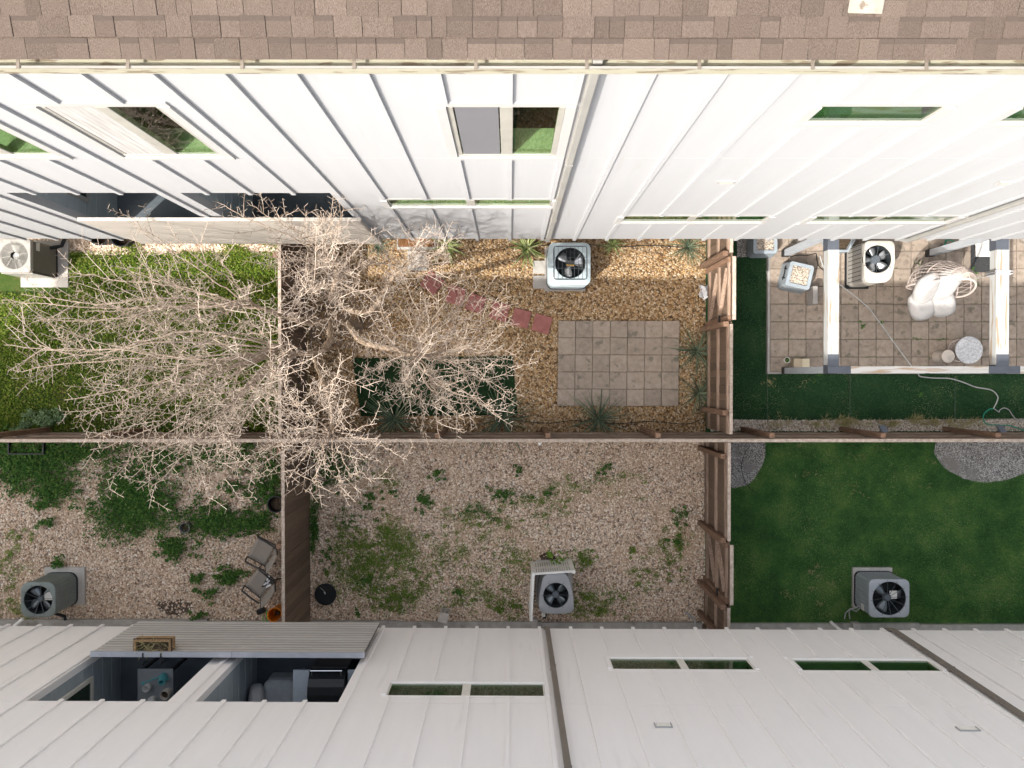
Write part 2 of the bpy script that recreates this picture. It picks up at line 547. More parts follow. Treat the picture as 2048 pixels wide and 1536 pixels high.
K['post_grey'] = M('grey_post', [(.3, (.40, .43, .47)), (.7, (.47, .50, .54))], scale=4, stretch=(4, 4, .8), rough=.6, bump=.08)
K['beam_x'] = M('peeling_white_beam', [(.3, (.42, .415, .405)), (.7, (.48, .475, .465))], scale=3, stretch=(.6, 7, 7), rough=.7, bump=.2, bscale=20, second=((.33, .255, .185), .53, 2.6), rand='object', amt=.02)
K['beam_y'] = M('peeling_white_beam_side', [(.3, (.39, .40, .40)), (.7, (.44, .45, .45))], scale=3, stretch=(7, .6, 7), rough=.7, bump=.2, bscale=20, second=((.30, .235, .17), .54, 2.6), rand='object', amt=.02)
K['ac_cream'] = M('cream_enamel', [(1, (.36, .35, .33))], scale=3, rough=.4, bump=.02)
K['ac_olive'] = M('olive_coil_guard', [(1, (.17, .155, .13))], scale=6, rough=.6, bump=.05)
K['ac_blue'] = M('blue_grey_enamel', [(1, (.40, .47, .50))], scale=3, rough=.4, bump=.02, second=((.52, .57, .58), .6, 2.5))
K['ac_beige'] = M('beige_enamel', [(1, (.52, .50, .46))], scale=3, rough=.45, bump=.02)
K['ac_green'] = M('green_grey_enamel', [(1, (.19, .225, .215))], scale=3, rough=.45, bump=.02)
K['ac_grey'] = M('grey_enamel', [(1, (.33, .34, .355))], scale=3, rough=.4, bump=.02)
K['ac_steel'] = M('steel_grey_enamel', [(1, (.36, .385, .42))], scale=3, rough=.4, bump=.02)
K['well'] = M('fan_well_dark', [(1, (.018, .022, .025))], rough=.6, bump=0)
K['blade'] = M('fan_blade_metal', [(1, (.50, .52, .54))], rough=.35, bump=.02, metal=.75)
K['blade_dark'] = M('dark_fan_blade', [(1, (.20, .225, .24))], rough=.35, bump=.02, metal=.5)
K['hub'] = M('fan_hub', [(1, (.10, .115, .135))], rough=.5, bump=.02)
K['hub_white'] = M('white_fan_hub', [(1, (.72, .72, .70))], rough=.4, bump=.02)
K['wire'] = M('grille_wire', [(1, (.10, .12, .13))], rough=.4, bump=0, metal=.4)
K['wire_lt'] = M('pale_grille_wire', [(1, (.42, .41, .38))], rough=.4, bump=0, metal=.3)
K['label'] = M('dark_label', [(1, (.055, .055, .055))], rough=.5, bump=0)
K['yellow'] = M('yellow_print', [(1, (.75, .42, .03))], rough=.5, bump=0)
K['sticker'] = M('white_sticker', [(1, (.70, .69, .66))], rough=.5, bump=0)
K['pvc'] = M('white_pvc', [(1, (.84, .83, .79))], scale=5, rough=.35, bump=.02)
K['pvc_grey'] = M('grey_pipe', [(1, (.36, .36, .355))], scale=5, rough=.5, bump=.03)
K['insul'] = M('black_pipe_foam', [(1, (.022, .026, .03))], rough=.85, bump=.1)
K['planter'] = M('blue_grey_planter', [(1, (.30, .345, .385))], scale=3, rough=.55, bump=.03)
K['cushion'] = M('white_cushion', [(1, (.46, .45, .445))], scale=4, rough=.95, bump=.9, bscale=9)
K['wicker'] = M('rose_white_wicker', [(1, (.60, .52, .48))], scale=30, rough=.7, bump=.1)
K['woven'] = M('woven_table_top', [(.35, (.44, .45, .47)), (.65, (.66, .67, .69))], scale=26, detail=2, rough=.8, bump=.5, bscale=45)
K['ceramic'] = M('beige_ceramic', [(1, (.56, .50, .44))], scale=6, rough=.45, bump=.03)
K['ceramic_w'] = M('white_ceramic', [(1, (.66, .65, .62))], scale=6, rough=.4, bump=.02)
K['teal'] = M('teal_plastic', [(1, (.09, .33, .34))], scale=6, rough=.4, bump=.02)
K['soil'] = M('potting_soil', [(.3, (.03, .022, .015)), (.7, (.10, .07, .045))], scale=30, rough=.95, bump=.8, bscale=60)
K['coir'] = M('coir_liner', [(.3, (.22, .13, .06)), (.7, (.42, .28, .15))], scale=40, rough=.95, bump=.8, bscale=90)
K['orange'] = M('orange_plastic', [(1, (.72, .23, .008))], scale=4, rough=.4, bump=.02)
K['green_stake'] = M('green_stake', [(1, (.12, .45, .06))], rough=.5, bump=0)
K['sling'] = M('taupe_sling', [(.3, (.25, .22, .19)), (.7, (.31, .275, .24))], scale=3, rough=.85, bump=.25, bscale=150)
K['frame'] = M('dark_chair_frame', [(1, (.05, .048, .045))], rough=.5, bump=.02, metal=.3)
K['cardboard'] = M('cardboard', [(1, (.52, .43, .31))], scale=4, rough=.85, bump=.05)
K['cloth'] = M('white_cloth', [(1, (.72, .73, .76))], scale=5, rough=.95, bump=.3, bscale=14)
K['hose_grey'] = M('grey_hose', [(1, (.46, .47, .46))], scale=20, rough=.5, bump=.05)
K['hose_green'] = M('green_hose', [(1, (.02, .27, .17))], scale=20, rough=.45, bump=.03)
K['mat'] = M('black_door_mat', [(.4, (.025, .028, .032)), (.7, (.10, .10, .10))], scale=60, rough=.95, bump=.8, bscale=120)
K['door_mat'] = M('brown_door_mat', [(.3, (.16, .075, .03)), (.7, (.33, .165, .075))], scale=8, stretch=(6, 1, 1), rough=.95, bump=.7, bscale=80)
K['bbq'] = M('grill_black', [(1, (.02, .022, .024))], scale=5, rough=.3, bump=.02)
K['bbq_side'] = M('grill_side_shelf', [(1, (.50, .54, .58))], scale=5, rough=.4, bump=.02)
K['chrome'] = M('chrome', [(1, (.7, .7, .7))], rough=.15, bump=0, metal=1.0)
K['tabletop'] = M('slate_table_top', [(1, (.25, .26, .265))], scale=4, rough=.5, bump=.03)
K['upholstery'] = M('grey_upholstery', [(1, (.50, .51, .52))], scale=9, rough=.9, bump=.15)
K['flash'] = M('pale_flashing', [(.3, (.22, .20, .165)), (.7, (.30, .275, .235))], scale=8, rough=.7, bump=.4, second=((.15, .12, .095), .58, 14))


# ================================================================== large structure: the two townhouse rows
def cut(lo, hi, holes):
    """intervals of lo..hi left over by the holes"""
    out, a = [], lo
    for h0, h1 in sorted(holes):
        if h1 <= a or h0 >= hi:
            continue
        if h0 > a:
            out.append((a, h0))
        a = max(a, h1)
    if a < hi:
        out.append((a, hi))
    return out


def townhouse(name, label, Yw, out, zb, zt, rz, wins, battens, X0, X1, mats, bay, guard, spouts, vents, seam):
    root = thing(name, label, 'building', (0, Yw, 0))
    m_sid, m_trim, m_vin, m_spout, m_guard = mats
    yo = lambda d: Yw + out * d
    holes = [(w['x0'], w['x1'], w['z0'], w['z1']) for w in wins] + [(b[0], b[1], bay['z0'], bay['z1']) for b in bay['bays']]
    # wall sheet with real openings
    xs = sorted(set([X0, X1] + [h[0] for h in holes] + [h[1] for h in holes]))
    zs = sorted(set([zb, zt, seam] + [h[2] for h in holes] + [h[3] for h in holes]))
    w = MB()
    for k in range(len(zs) - 1):
        zm = (zs[k] + zs[k + 1]) / 2
        for a, b in cut(X0, X1, [(h[0], h[1]) for h in holes if h[2] < zm < h[3]]):
            w.box(a, yo(0), zs[k] + (.004 if zs[k] == seam else 0), b, yo(-.1), zs[k + 1])
    wall = w.build('wall', m_sid, root)
    # soffit, recessed ground floor and body
    s = MB()
    s.box(X0, yo(-.101), zb, X1, yo(-1.2), zb + .1)
    s.build('soffit', m_sid, root)
    g = MB()
    g.box(X0, yo(-1.1), -.05, X1, yo(-1.3), zb)
    g.build('ground_floor_wall', m_sid, root)
    bd = MB()
    bd.box(X0, yo(-2.2), zb, X1, yo(-9), zt)
    bd.build('body', m_sid, root)
    # battens, cut at the windows
    big = [(x['x0'] - x['t'], x['x1'] + x['t'], x['z0'] - x['t'], x['z1'] + x['t']) for x in wins] + [(b[0] - .01, b[1] + .01, bay['z0'], bay['z1']) for b in bay['bays']]
    for bx in battens:
        for a, b in cut(zb - .03, zt, [(h[2], h[3]) for h in big if h[0] - .02 < bx < h[1] + .02]):
            if b - a > .1:
                m = MB()
                m.box(bx - .026, yo(.001), a, bx + .026, yo(.027), b)
                m.build('batten', m_sid, root)
    # windows
    for q in wins:
        x0, x1, z0, z1, t = q['x0'], q['x1'], q['z0'], q['z1'], q['t']
        f = MB()
        tall = z1 - z0 > .8
        fw = .05 if tall else .018
        hp = .016 if tall else .004
        f.box(x0, yo(.009), z0, x1, yo(-.05), z0 + fw)
        f.box(x0, yo(.004 if tall else .001), z1 - fw, x1, yo(-.05), z1)
        f.box(x0, yo(.006), z0 + fw, x0 + fw, yo(-.048), z1 - fw)
        f.box(x1 - fw, yo(.006), z0 + fw, x1, yo(-.048), z1 - fw)
        ed = [x0 + fw]
        for mx in q['mull']:
            f.box(mx - .055, yo(.005), z0 + fw, mx + .055, yo(-.046), z1 - fw)
            ed += [mx - .055, mx + .055]
        ed.append(x1 - fw)
        win = f.build('window', m_vin, root, bevel=.004)
        if q.get('label'):
            win['label'] = q['label']
        tr = MB()
        tr.box(x0 - t, yo(hp), z1 + .002, x1 + t, yo(.0), z1 + t)
        tr.box(x0 - t, yo(.026), z0 - t, x1 + t, yo(.0), z0 - .002)
        tr.box(x0 - t, yo(.024), z0, x0 - .002, yo(.0), z1)
        tr.box(x1 + .002, yo(.024), z0, x1 + t, yo(.0), z1)
        tr.build('trim', m_trim, win)
        for i in range(0, len(ed), 2):
            p = MB()
            p.box(ed[i], yo(-.002), z0 + fw, ed[i + 1], yo(-.007), z1 - fw)
            p.build('pane', K['glass'] if q.get('lit') else K['glass_dark'], win)
            if q.get('screen') == i // 2:
                p = MB()
                p.box(ed[i] + .012, yo(.001), z0 + fw + .01, ed[i + 1] - .012, yo(-.001), z1 - fw - .01)
                p.build('screen', K['screen'], win)
            if q.get('curtain') == i // 2:
                p = MB()
                n = 26
                for j in range(n):
                    a = ed[i] + (ed[i + 1] - ed[i]) * j / n
                    b = ed[i] + (ed[i + 1] - ed[i]) * (j + 1) / n
                    da, db = .0015 - .001 * math.sin(j * 1.7), .0015 - .001 * math.sin((j + 1) * 1.7)
                    p.add([(a, yo(da), z0 + fw), (b, yo(db), z0 + fw), (b, yo(db), z1 - fw), (a, yo(da), z1 - fw)], [(0, 1, 2, 3)])
                p.build('pale_screen', K['curtain'], win)
        sl = MB()
        sl.box(x0 + .002, yo(-.051), z0 + .002, x1 - .002, yo(-.26), z0 + fw - .004)
        sl.build('sill', K['sill'], win)
        rm = MB()
        zl = z0 - .6
        a, b, c, d = yo(-.262), yo(-2.0), x0 - .15, x1 + .15
        rm.add([(c, a, zl), (d, a, zl), (d, b, zl), (c, b, zl), (c, a, z1 + .05), (d, a, z1 + .05), (d, b, z1 + .05), (c, b, z1 + .05)],
               [(0, 1, 2, 3), (4, 5, 6, 7), (2, 3, 7, 6), (1, 2, 6, 5), (0, 3, 7, 4)])
        e = yo(-.051)
        rm.add([(x0, e, z0), (x0, a, z0), (x0, a, z1), (x0, e, z1)], [(0, 1, 2, 3)])
        rm.add([(x1, e, z0), (x1, a, z0), (x1, a, z1), (x1, e, z1)], [(0, 1, 2, 3)])
        rm.add([(x0, e, z1), (x0, a, z1), (x1, a, z1), (x1, e, z1)], [(0, 1, 2, 3)])
        rm.add([(c, a, zl), (d, a, zl), (d, a, z0), (c, a, z0)], [(0, 1, 2, 3)])
        rm.build('room', K['room'], win)
    # balcony bays
    dep = 1.9
    for (b0, b1) in bay['bays']:
        i = MB()
        a, b, z0, z1 = yo(-.101), yo(-dep), bay['z0'], bay['z1'] + .06
        i.add([(b0, a, z0), (b0, b, z0), (b0, b, z1), (b0, a, z1)], [(0, 1, 2, 3)], 0)
        i.add([(b1, a, z0), (b1, b, z0), (b1, b, z1), (b1, a, z1)], [(0, 1, 2, 3)], 0)
        i.add([(b0, b, z0), (b1, b, z0), (b1, b, z1), (b0, b, z1)], [(0, 1, 2, 3)], 0)
        i.add([(b0, a, z1), (b1, a, z1), (b1, b, z1), (b0, b, z1)], [(0, 1, 2, 3)], 0)
        i.add([(b0, a, z0), (b1, a, z0), (b1, b, z0), (b0, b, z0)], [(0, 1, 2, 3)], 1)
        nb = 9
        for k in range(1, nb):
            zz = z0 + (z1 - z0) * k / nb
            for xx, s in ((b0, 1), (b1, -1)):
                i.box(xx, a, zz, xx + s * .006, b, zz + .012, 0)
        bay_o = i.build('balcony_bay', [K['bay'], K['bay_floor']], root)
        # side window of the left bay
        if b0 > -5:
            continue
        f = MB()
        y0, y1, zz0, zz1 = yo(-.28), yo(-1.30), bay['z0'] + .9, bay['z0'] + 2.05
        sx = b0 + .001
        f.box(sx, y0, zz0, sx + .03, y1, zz0 + .06)
        f.box(sx, y0, zz1 - .06, sx + .03, y1, zz1)
        f.box(sx, y0, zz0 + .06, sx + .028, yo(-.34), zz1 - .06)
        f.box(sx, yo(-1.24), zz0 + .06, sx + .028, y1, zz1 - .06)
        f.build('bay_window_frame', m_vin, bay_o)
        f = MB()
        f.box(sx, yo(-.342), zz0 + .062, sx + .012, yo(-1.238), zz1 - .062)
        f.build('bay_window_glass', M('bay_glass', [(1, (.03, .05, .035))], rough=.08, bump=0, spec=.8), bay_o)
    # guard
    gx0, gx1, g0, g1, gd = guard['x0'], guard['x1'], guard['z0'], guard['z1'], guard['d']
    gm = MB()
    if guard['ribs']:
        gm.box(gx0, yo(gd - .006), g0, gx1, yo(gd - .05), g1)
        go = gm.build('balcony_guard', K['groove_shade'], root)  # backing coloured dark as the shade between the slats
        n = guard['ribs']
        h = (g1 - g0) / n
        for k in range(n):
            sl = MB()
            for a, b in ((gx0, (gx0 + gx1) / 2 + .06), ((gx0 + gx1) / 2 + .064, gx1)):
                sl.add([(a, yo(gd - .007), g0 + k * h + .004), (b, yo(gd - .007), g0 + k * h + .004), (b, yo(gd + .002), g0 + k * h + .010), (a, yo(gd + .002), g0 + k * h + .010),
                        (a, yo(gd + .002), g0 + (k + 1) * h - .034), (b, yo(gd + .002), g0 + (k + 1) * h - .034), (b, yo(gd - .007), g0 + (k + 1) * h - .030), (a, yo(gd - .007), g0 + (k + 1) * h - .030)],
                       [(0, 1, 2, 3), (3, 2, 5, 4), (4, 5, 6, 7), (0, 3, 4, 7), (1, 6, 5, 2), (0, 7, 6, 1)])
            sl.build('slat', m_guard, go)
        for a, b in ((gx0 - .02, (gx0 + gx1) / 2 + .06), ((gx0 + gx1) / 2 + .066, gx1 + .02)):
            cp = MB()
            cp.box(a, yo(gd + .012), g1 + .001, b, yo(gd - .065), g1 + .035)
            cp.build('cap', K['cap_metal'], go)
    else:
        gm.box(gx0, yo(gd), g0, gx1, yo(gd - .03), g1)
        go = gm.build('balcony_guard', m_guard, root)
        n = 9
        h = (g1 - g0) / n
        for k in range(n):
            sl = MB()
            sl.box(gx0 + .004, yo(gd + .001), g0 + k * h + .004, gx1 - .004, yo(gd + .014), g0 + (k + 1) * h - .004)
            sl.build('slat', m_guard, go)
        cp = MB()
        cp.box(gx0 - .012, yo(gd + .016), g1 + .001, gx1 + .012, yo(gd - .032), g1 + .012)
        cp.build('cap', m_guard, go)
    # vents
    for (vx0, vx1, vz0, vz1) in vents:
        v = MB()
        v.box(vx0, yo(0), vz0, vx1, yo(.010), vz1)
        vo = v.build('wall_vent', m_sid, root, bevel=.003)
        vf = MB()
        for (a0, a1, c0, c1) in ((vx0 - .012, vx1 + .012, vz1 + .001, vz1 + .012), (vx0 - .012, vx0 - .001, vz0, vz1), (vx1 + .001, vx1 + .012, vz0, vz1)):
            vf.box(a0, yo(.002), c0, a1, yo(.016), c1)
        vf.build('flange', K['pvc_grey'], vo)
        for k in range(3):
            zz = vz0 + .02 + (vz1 - vz0 - .04) * k / 3
            l = MB()
            l.add([(vx0 + .02, yo(.011), zz + .03), (vx1 - .02, yo(.011), zz + .03), (vx1 - .02, yo(.022), zz), (vx0 + .02, yo(.022), zz),
                   (vx0 + .02, yo(.011), zz + .015), (vx1 - .02, yo(.011), zz + .015)], [(0, 1, 2, 3), (3, 2, 5, 4), (0, 3, 4), (1, 5, 2)])
            l.build('louvre', m_vin, vo)
    # downspouts
    for (dx, rim) in spouts:
        d = MB()
        d.box(dx - .036, yo(.02), zb + .12, dx + .036, yo(.075), zt + rim)
        n = MB()
        sp = d.build('downspout', m_spout, root, bevel=.01)
        for zz in (zb + 1.9, zb + 4.9):
            j = MB()
            j.box(dx - .039, yo(.002), zz, dx + .039, yo(.078), zz + .03)
            j.build('bracket', m_spout, sp)
        e = MB()
        e.bar((dx, yo(.048), zb + .16), (dx - .03, yo(-.02), zb - .06), .07, .055)
        e.build('elbow', m_spout, sp)
    root.rotation_euler.z = rz
    return root


# ---- north row (top of the photograph)
YT, ZT0, ZT1 = 2.2035, 2.85, 10.6


def win(x0, x1, z0, z1, mull=(), t=.085, **kw):
    return dict(x0=x0, x1=x1, z0=z0, z1=z1, mull=mull, t=t, **kw)


wins_n = [
    win(-.52, .455, 7.88, 9.43, (-.03,), lit=1, screen=0, label='sliding window with grey screen on one half'),
    win(-3.85, -2.85, 7.88, 9.43, (-3.35,), lit=1, curtain=0, label='sliding window with a pale screen on one half'),
    win(-5.48, -4.49, 7.88, 9.43, (-4.98,), lit=1),
    win(-8.8, -7.82, 7.88, 9.43, (-8.3,), lit=1),
    win(2.545, 3.56, 9.0, 9.41, ()),
    win(4.19, 5.2, 9.0, 9.41, ()),
    win(7.4, 8.4, 9.0, 9.41, ()),
    win(-1.54, .525, 5.43, 5.80, (-.5,), lit=1),
    win(1.575, 3.58, 4.35, 4.74, (2.545,)),
    win(4.23, 6.2, 4.35, 4.74, (5.15,)),
    win(7.5, 9.5, 4.35, 4.74, (8.5,)),
]
bat_n = [-.005 + .519 * k for k in range(-27, 28)]
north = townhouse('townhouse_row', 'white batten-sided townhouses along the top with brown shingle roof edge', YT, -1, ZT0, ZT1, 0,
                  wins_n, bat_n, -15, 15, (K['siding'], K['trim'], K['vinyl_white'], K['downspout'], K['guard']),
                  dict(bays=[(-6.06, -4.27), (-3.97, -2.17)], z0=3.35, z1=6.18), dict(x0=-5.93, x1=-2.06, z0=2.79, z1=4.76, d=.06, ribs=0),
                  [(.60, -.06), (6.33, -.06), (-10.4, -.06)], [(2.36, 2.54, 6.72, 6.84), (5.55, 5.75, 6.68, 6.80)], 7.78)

# gutter of the north row: trough open to the sky
gu = MB()
gz = 10.56
gu.box(-15, 2.199, gz - .11, 15, 2.191, gz + .03)
gu.box(-15, 2.191, gz - .11, 15, 2.094, gz - .102)
gu.box(-15, 2.094, gz - .11, 15, 2.084, gz - .004)
gutter = gu.build('gutter', K['gutter'], north)
lm = MB()
lm.box(-15, 2.097, gz - .004, 15, 2.081, gz + .004)
lm.build('lip', K['gutter_lip'], gutter)
for px in (-1085, -860, -635, -410, -185, 42, 260, 487, 710, 952, 1173, 1397, 1623, 1850, 2075, 2300, 2525):
    x = (px - 1020) / 294.5
    h = MB()
    h.box(x - .012, 2.198, gz + .007, x + .012, 2.074, gz + .013)
    h.box(x - .012, 2.198, gz - .02, x + .012, 2.193, gz + .007)
    h.build('hanger', K['strap'], gutter)

# roof of the north row: courses of shingles
ALPHA = math.radians(20)
ca, sa = math.cos(ALPHA), math.sin(ALPHA)
Y0R, Z0R, EXPO = 2.139, 10.600, .1275


def on_roof(x, t, n=0.0):
    return Vector((x, Y0R + t * ca - n * sa, Z0R + t * sa + n * ca))


rf = MB()
rf.loft([[on_roof(-15, -.0, -.03), on_roof(15, -.0, -.03), on_roof(15, -.0, -.008), on_roof(-15, -.0, -.008)],
         [on_roof(-15, 6, -.03), on_roof(15, 6, -.03), on_roof(15, 6, -.008), on_roof(-15, 6, -.008)]])
roof = rf.build('roof', K['shingle_mass'], north)
protos = []
for banded in (0, 1):
    for thick in (.007, .013):
        m = MB()
        c = [(-.5, 0), (.5, 0), (.5, .098), (-.5, .098), (-.5, .132), (.5, .132)]
        top = lambda p: (p[0], p[1], thick - p[1] * .012)
        vs = [top(p) for p in c] + [(p[0], p[1], -.004) for p in c]
        m.add(vs, [(0, 1, 2, 3)], 0)
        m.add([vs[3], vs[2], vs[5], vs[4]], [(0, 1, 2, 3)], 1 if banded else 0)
        m.add([vs[0], vs[1], vs[7], vs[6]], [(0, 3, 2, 1)], 0)
        m.add([vs[1], vs[5], vs[11], vs[7]], [(0, 1, 2, 3)], 0)
        m.add([vs[0], vs[4], vs[10], vs[6]], [(0, 3, 2, 1)], 0)
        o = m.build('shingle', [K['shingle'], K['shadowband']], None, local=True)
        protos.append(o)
rot_roof = (ALPHA, 0, 0)
first = [True] * 4
V_far, F_far = [], []
cnt = 0
for row in range(46):
    x = -15 - R.random() * .2
    while x < 15:
        wd = R.choice([.10, .13, .15, .17, .19, .21])
        xc = x + wd / 2
        x += wd
        k = (2 if R.random() < .5 else 0) + (1 if R.random() < .45 else 0)
        p = on_roof(xc, row * EXPO - (.012 if row == 0 else 0))
        if row < 5 and abs(xc) < 4.9 - .12 * row and cnt < 299:
            cnt += 1
            o = protos[k]
            if first[k]:
                first[k] = False
                o.parent = roof
            else:
                o = inst(protos[k], 'shingle', roof)
            o.location = p - org(roof)
            o.rotation_euler = rot_roof
            o.scale = (wd - .003, 1, 1)
        elif xc < 14.9:
            b = len(V_far)
            q = row * EXPO
            for (dx, dt, n) in ((-.5, 0, .008), (.5, 0, .008), (.5, .132, .006), (-.5, .132, .006), (-.5, 0, -.006), (.5, 0, -.006)):
                V_far.append(on_roof(xc + dx * (wd - .003), q + dt, n))
            F_far += [(b, b + 1, b + 2, b + 3), (b, b + 4, b + 5, b + 1)]
for k in range(4):
    if first[k]:
        bpy.data.objects.remove(protos[k], do_unlink=True)
o = arr_mesh('shingle_field', V_far, F_far, K['shingle_mass'], roof)
o['kind'] = 'stuff'
fl = MB()
fl.loft([[on_roof(2.225, .275, .012), on_roof(2.455, .27, .012), on_roof(2.455, .27, .024), on_roof(2.225, .275, .024)],
         [on_roof(2.235, .60, .014), on_roof(2.465, .60, .014), on_roof(2.465, .60, .028), on_roof(2.235, .60, .028)]])
fl.build('roof_flashing', K['flash'], roof, bevel=.006)

# ---- south row (bottom of the photograph)
YB, ZB0, ZB1 = -4.10, 2.75, 9.92
wins_s = [
    win(-1.585, .45, 5.19, 5.61, (-.57,), t=.06),
    win(1.435, 3.44, 4.18, 4.61, (2.46,), t=.06),
    win(4.09, 6.06, 4.20, 4.63, (5.13,), t=.06),
    win(7.4, 9.4, 4.20, 4.63, (8.4,), t=.06),
    win(-.5, .46, 7.7, 9.2, (-.03,)),
    win(-3.8, -2.85, 7.7, 9.2, (-3.3,)),
    win(2.5, 3.5, 8.7, 9.1, ()),
]
bat_s = [-.03 + .507 * k for k in range(-28, 29)]
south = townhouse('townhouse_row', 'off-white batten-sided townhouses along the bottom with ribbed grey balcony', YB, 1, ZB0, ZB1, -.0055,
                  wins_s, bat_s, -15, 15, (K['siding_shade'], K['trim_shade'], K['vinyl'], K['downspout_brown'], K['guard_grey']),
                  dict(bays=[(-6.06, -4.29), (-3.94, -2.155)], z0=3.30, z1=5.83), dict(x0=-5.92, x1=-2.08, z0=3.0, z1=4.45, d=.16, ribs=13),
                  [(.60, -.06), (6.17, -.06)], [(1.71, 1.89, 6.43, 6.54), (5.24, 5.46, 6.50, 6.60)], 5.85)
# eave of the south row: fascia, gutter and shingled slope (it throws the long shade over the yards)
gs = MB()
zz = 9.98
gs.box(-15, YB + .001, zz - .12, 15, YB + .13, zz - .11)
gs.box(-15, YB + .12, zz - .11, 15, YB + .13, zz)
gs.box(-15, YB + .001, zz - .11, 15, YB + .01, zz + .02)
gs.build('gutter', K['gutter'], south)
rs = MB()
rs.loft([[(-15, YB + .06, zz + .0), (15, YB + .06, zz + .0), (15, YB + .06, zz + .04), (-15, YB + .06, zz + .04)],
         [(-15, YB - 5.5, zz + 1.9), (15, YB - 5.5, zz + 1.9), (15, YB - 5.5, zz + 1.94), (-15, YB - 5.5, zz + 1.94)]])
rs.build('roof', K['shingle_mass'], south)


# ================================================================== ground, beds, paving
def sheet(name, pts, z, mat, kind='structure', th=.0):
    m = MB()
    n = len(pts)
    if th:
        m.add([(p[0], p[1], z) for p in pts] + [(p[0], p[1], z - th) for p in pts], [tuple(range(n))] + [(i, (i + 1) % n, n + (i + 1) % n, n + i) for i in range(n)])
    else:
        m.add([(p[0], p[1], z) for p in pts], [tuple(range(n))])
    return tag(m.build(name, mat), kind=kind)


def pix(*pp, z=0):
    return [G(a, b, z) for a, b in pp]


sheet('ground', [(-60, -60), (60, -60), (60, 60), (-60, 60)], -.03, K['dirt'])
XL, XR, YF = -3.95, 3.82, -1.13
sheet('planted_yard', [(-14, YF), (XL, YF), (XL, 3.4), (-14, 3.4)], -.012, K['clover_bed'])
sheet('gravel_yard', [(XL, YF), (XR, YF), (XR, 3.4), (XL, 3.4)], -.010, K['gold_bed'])
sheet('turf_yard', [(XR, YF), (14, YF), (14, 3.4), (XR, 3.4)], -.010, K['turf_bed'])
sheet('gravel_yard', [(-14, -4.85), (XL, -4.85), (XL, YF), (-14, YF)], -.010, K['pink_bed'])
sheet('gravel_yard', [(XL, -4.85), (XR, -4.85), (XR, YF), (XL, YF)], -.010, K['pink_bed'])
sheet('turf_yard', [(XR, -4.85), (14, -4.85), (14, YF), (XR, YF)], -.010, K['turf_bed_rear'])
# concrete aprons under the overhangs
for k, (a, b) in enumerate([(-14, -5.9), (-5.896, -2.2), (-2.196, .62), (.63, 3.75), (3.86, 8.0), (8.004, 14)]):
    m = MB()
    m.box(a, -4.80 - .0055 * (a + b) / 2, -.02, b, -5.22, .06 + .004 * (k % 2))
    tag(m.build('concrete_apron', K['concrete']), kind='structure')
m = MB()
m.box(-14, 2.36, -.02, -3.98, 3.31, -.004)
tag(m.build('gravel_bed', K['pink_bed']), kind='structure')

# pale gravel strip along the back fence and grey gravel by the wall (turf yard)
sheet('gravel_strip', [(XR + .1, YF + .05), (14, YF + .05), (14, YF + .27), (10, YF + .30), (6, YF + .26), (XR + .1, YF + .29)], -.004, K['pale_bed'])
sheet('gravel_bed', pix((1474, 478), (1540, 478), (1541, 511), (1474, 515)) + [], .002, K['grey_bed'])


def blob(px, py, rx, ry, n=28, jit=.06, z=0.0, a0=0, a1=2 * math.pi):
    out = []
    for i in range(n):
        a = a0 + (a1 - a0) * i / n
        r = 1 + R.uniform(-jit, jit)
        out.append(G(px + rx * r * math.cos(a), py + ry * r * math.sin(a), z))
    return out


def clip_y(pts, ymax):
    return [Vector((p.x, min(p.y, ymax), p.z)) for p in pts]


sheet('gravel_patch', clip_y(blob(1976, 895, 108, 69, 40, .025), YF - .03), -.003, K['grey_bed'])
sheet('gravel_patch', [Vector((max(p.x, XR + .03), min(p.y, YF - .03), p.z)) for p in blob(1470, 890, 62, 86, 36, .02)], -.003, K['grey_bed'])
# dark turf square in the golden gravel yard
sheet('turf_mat', [G(705, 716), G(1025, 712), G(1035, 830), G(722, 832)], .026, K['turf_dark'], th=.03)
# soil ring around the tree
sheet('soil_patch', blob(700, 640, 95, 60, 30, .15), -.003, K['dirt'])
sheet('soil_patch', blob(350, 1215, 32, 16, 20, .25), .001, M('dark_soil', [(.3, (.05, .038, .03)), (.7, (.12, .09, .07))], scale=9, rough=.95, bump=.5))
sheet('soil_patch', blob(250, 975, 60, 42, 24, .2), .001, K['dirt'])


# ------------------------------------------------------------------ loose stones, leaves, blades
def ico():
    t = (1 + 5 ** .5) / 2
    v = np.array([(-1, t, 0), (1, t, 0), (-1, -t, 0), (1, -t, 0), (0, -1, t), (0, 1, t), (0, -1, -t), (0, 1, -t), (t, 0, -1), (t, 0, 1), (-t, 0, -1), (-t, 0, 1)]) / math.hypot(1, t)
    f = np.array([(0, 11, 5), (0, 5, 1), (0, 1, 7), (0, 7, 10), (0, 10, 11), (1, 5, 9), (5, 11, 4), (11, 10, 2), (10, 7, 6), (7, 1, 8), (3, 9, 4), (3, 4, 2), (3, 2, 6), (3, 6, 8), (3, 8, 9), (4, 9, 5), (2, 4, 11), (6, 2, 10), (8, 6, 7), (9, 8, 1)])
    return v, f


IV, IF = ico()


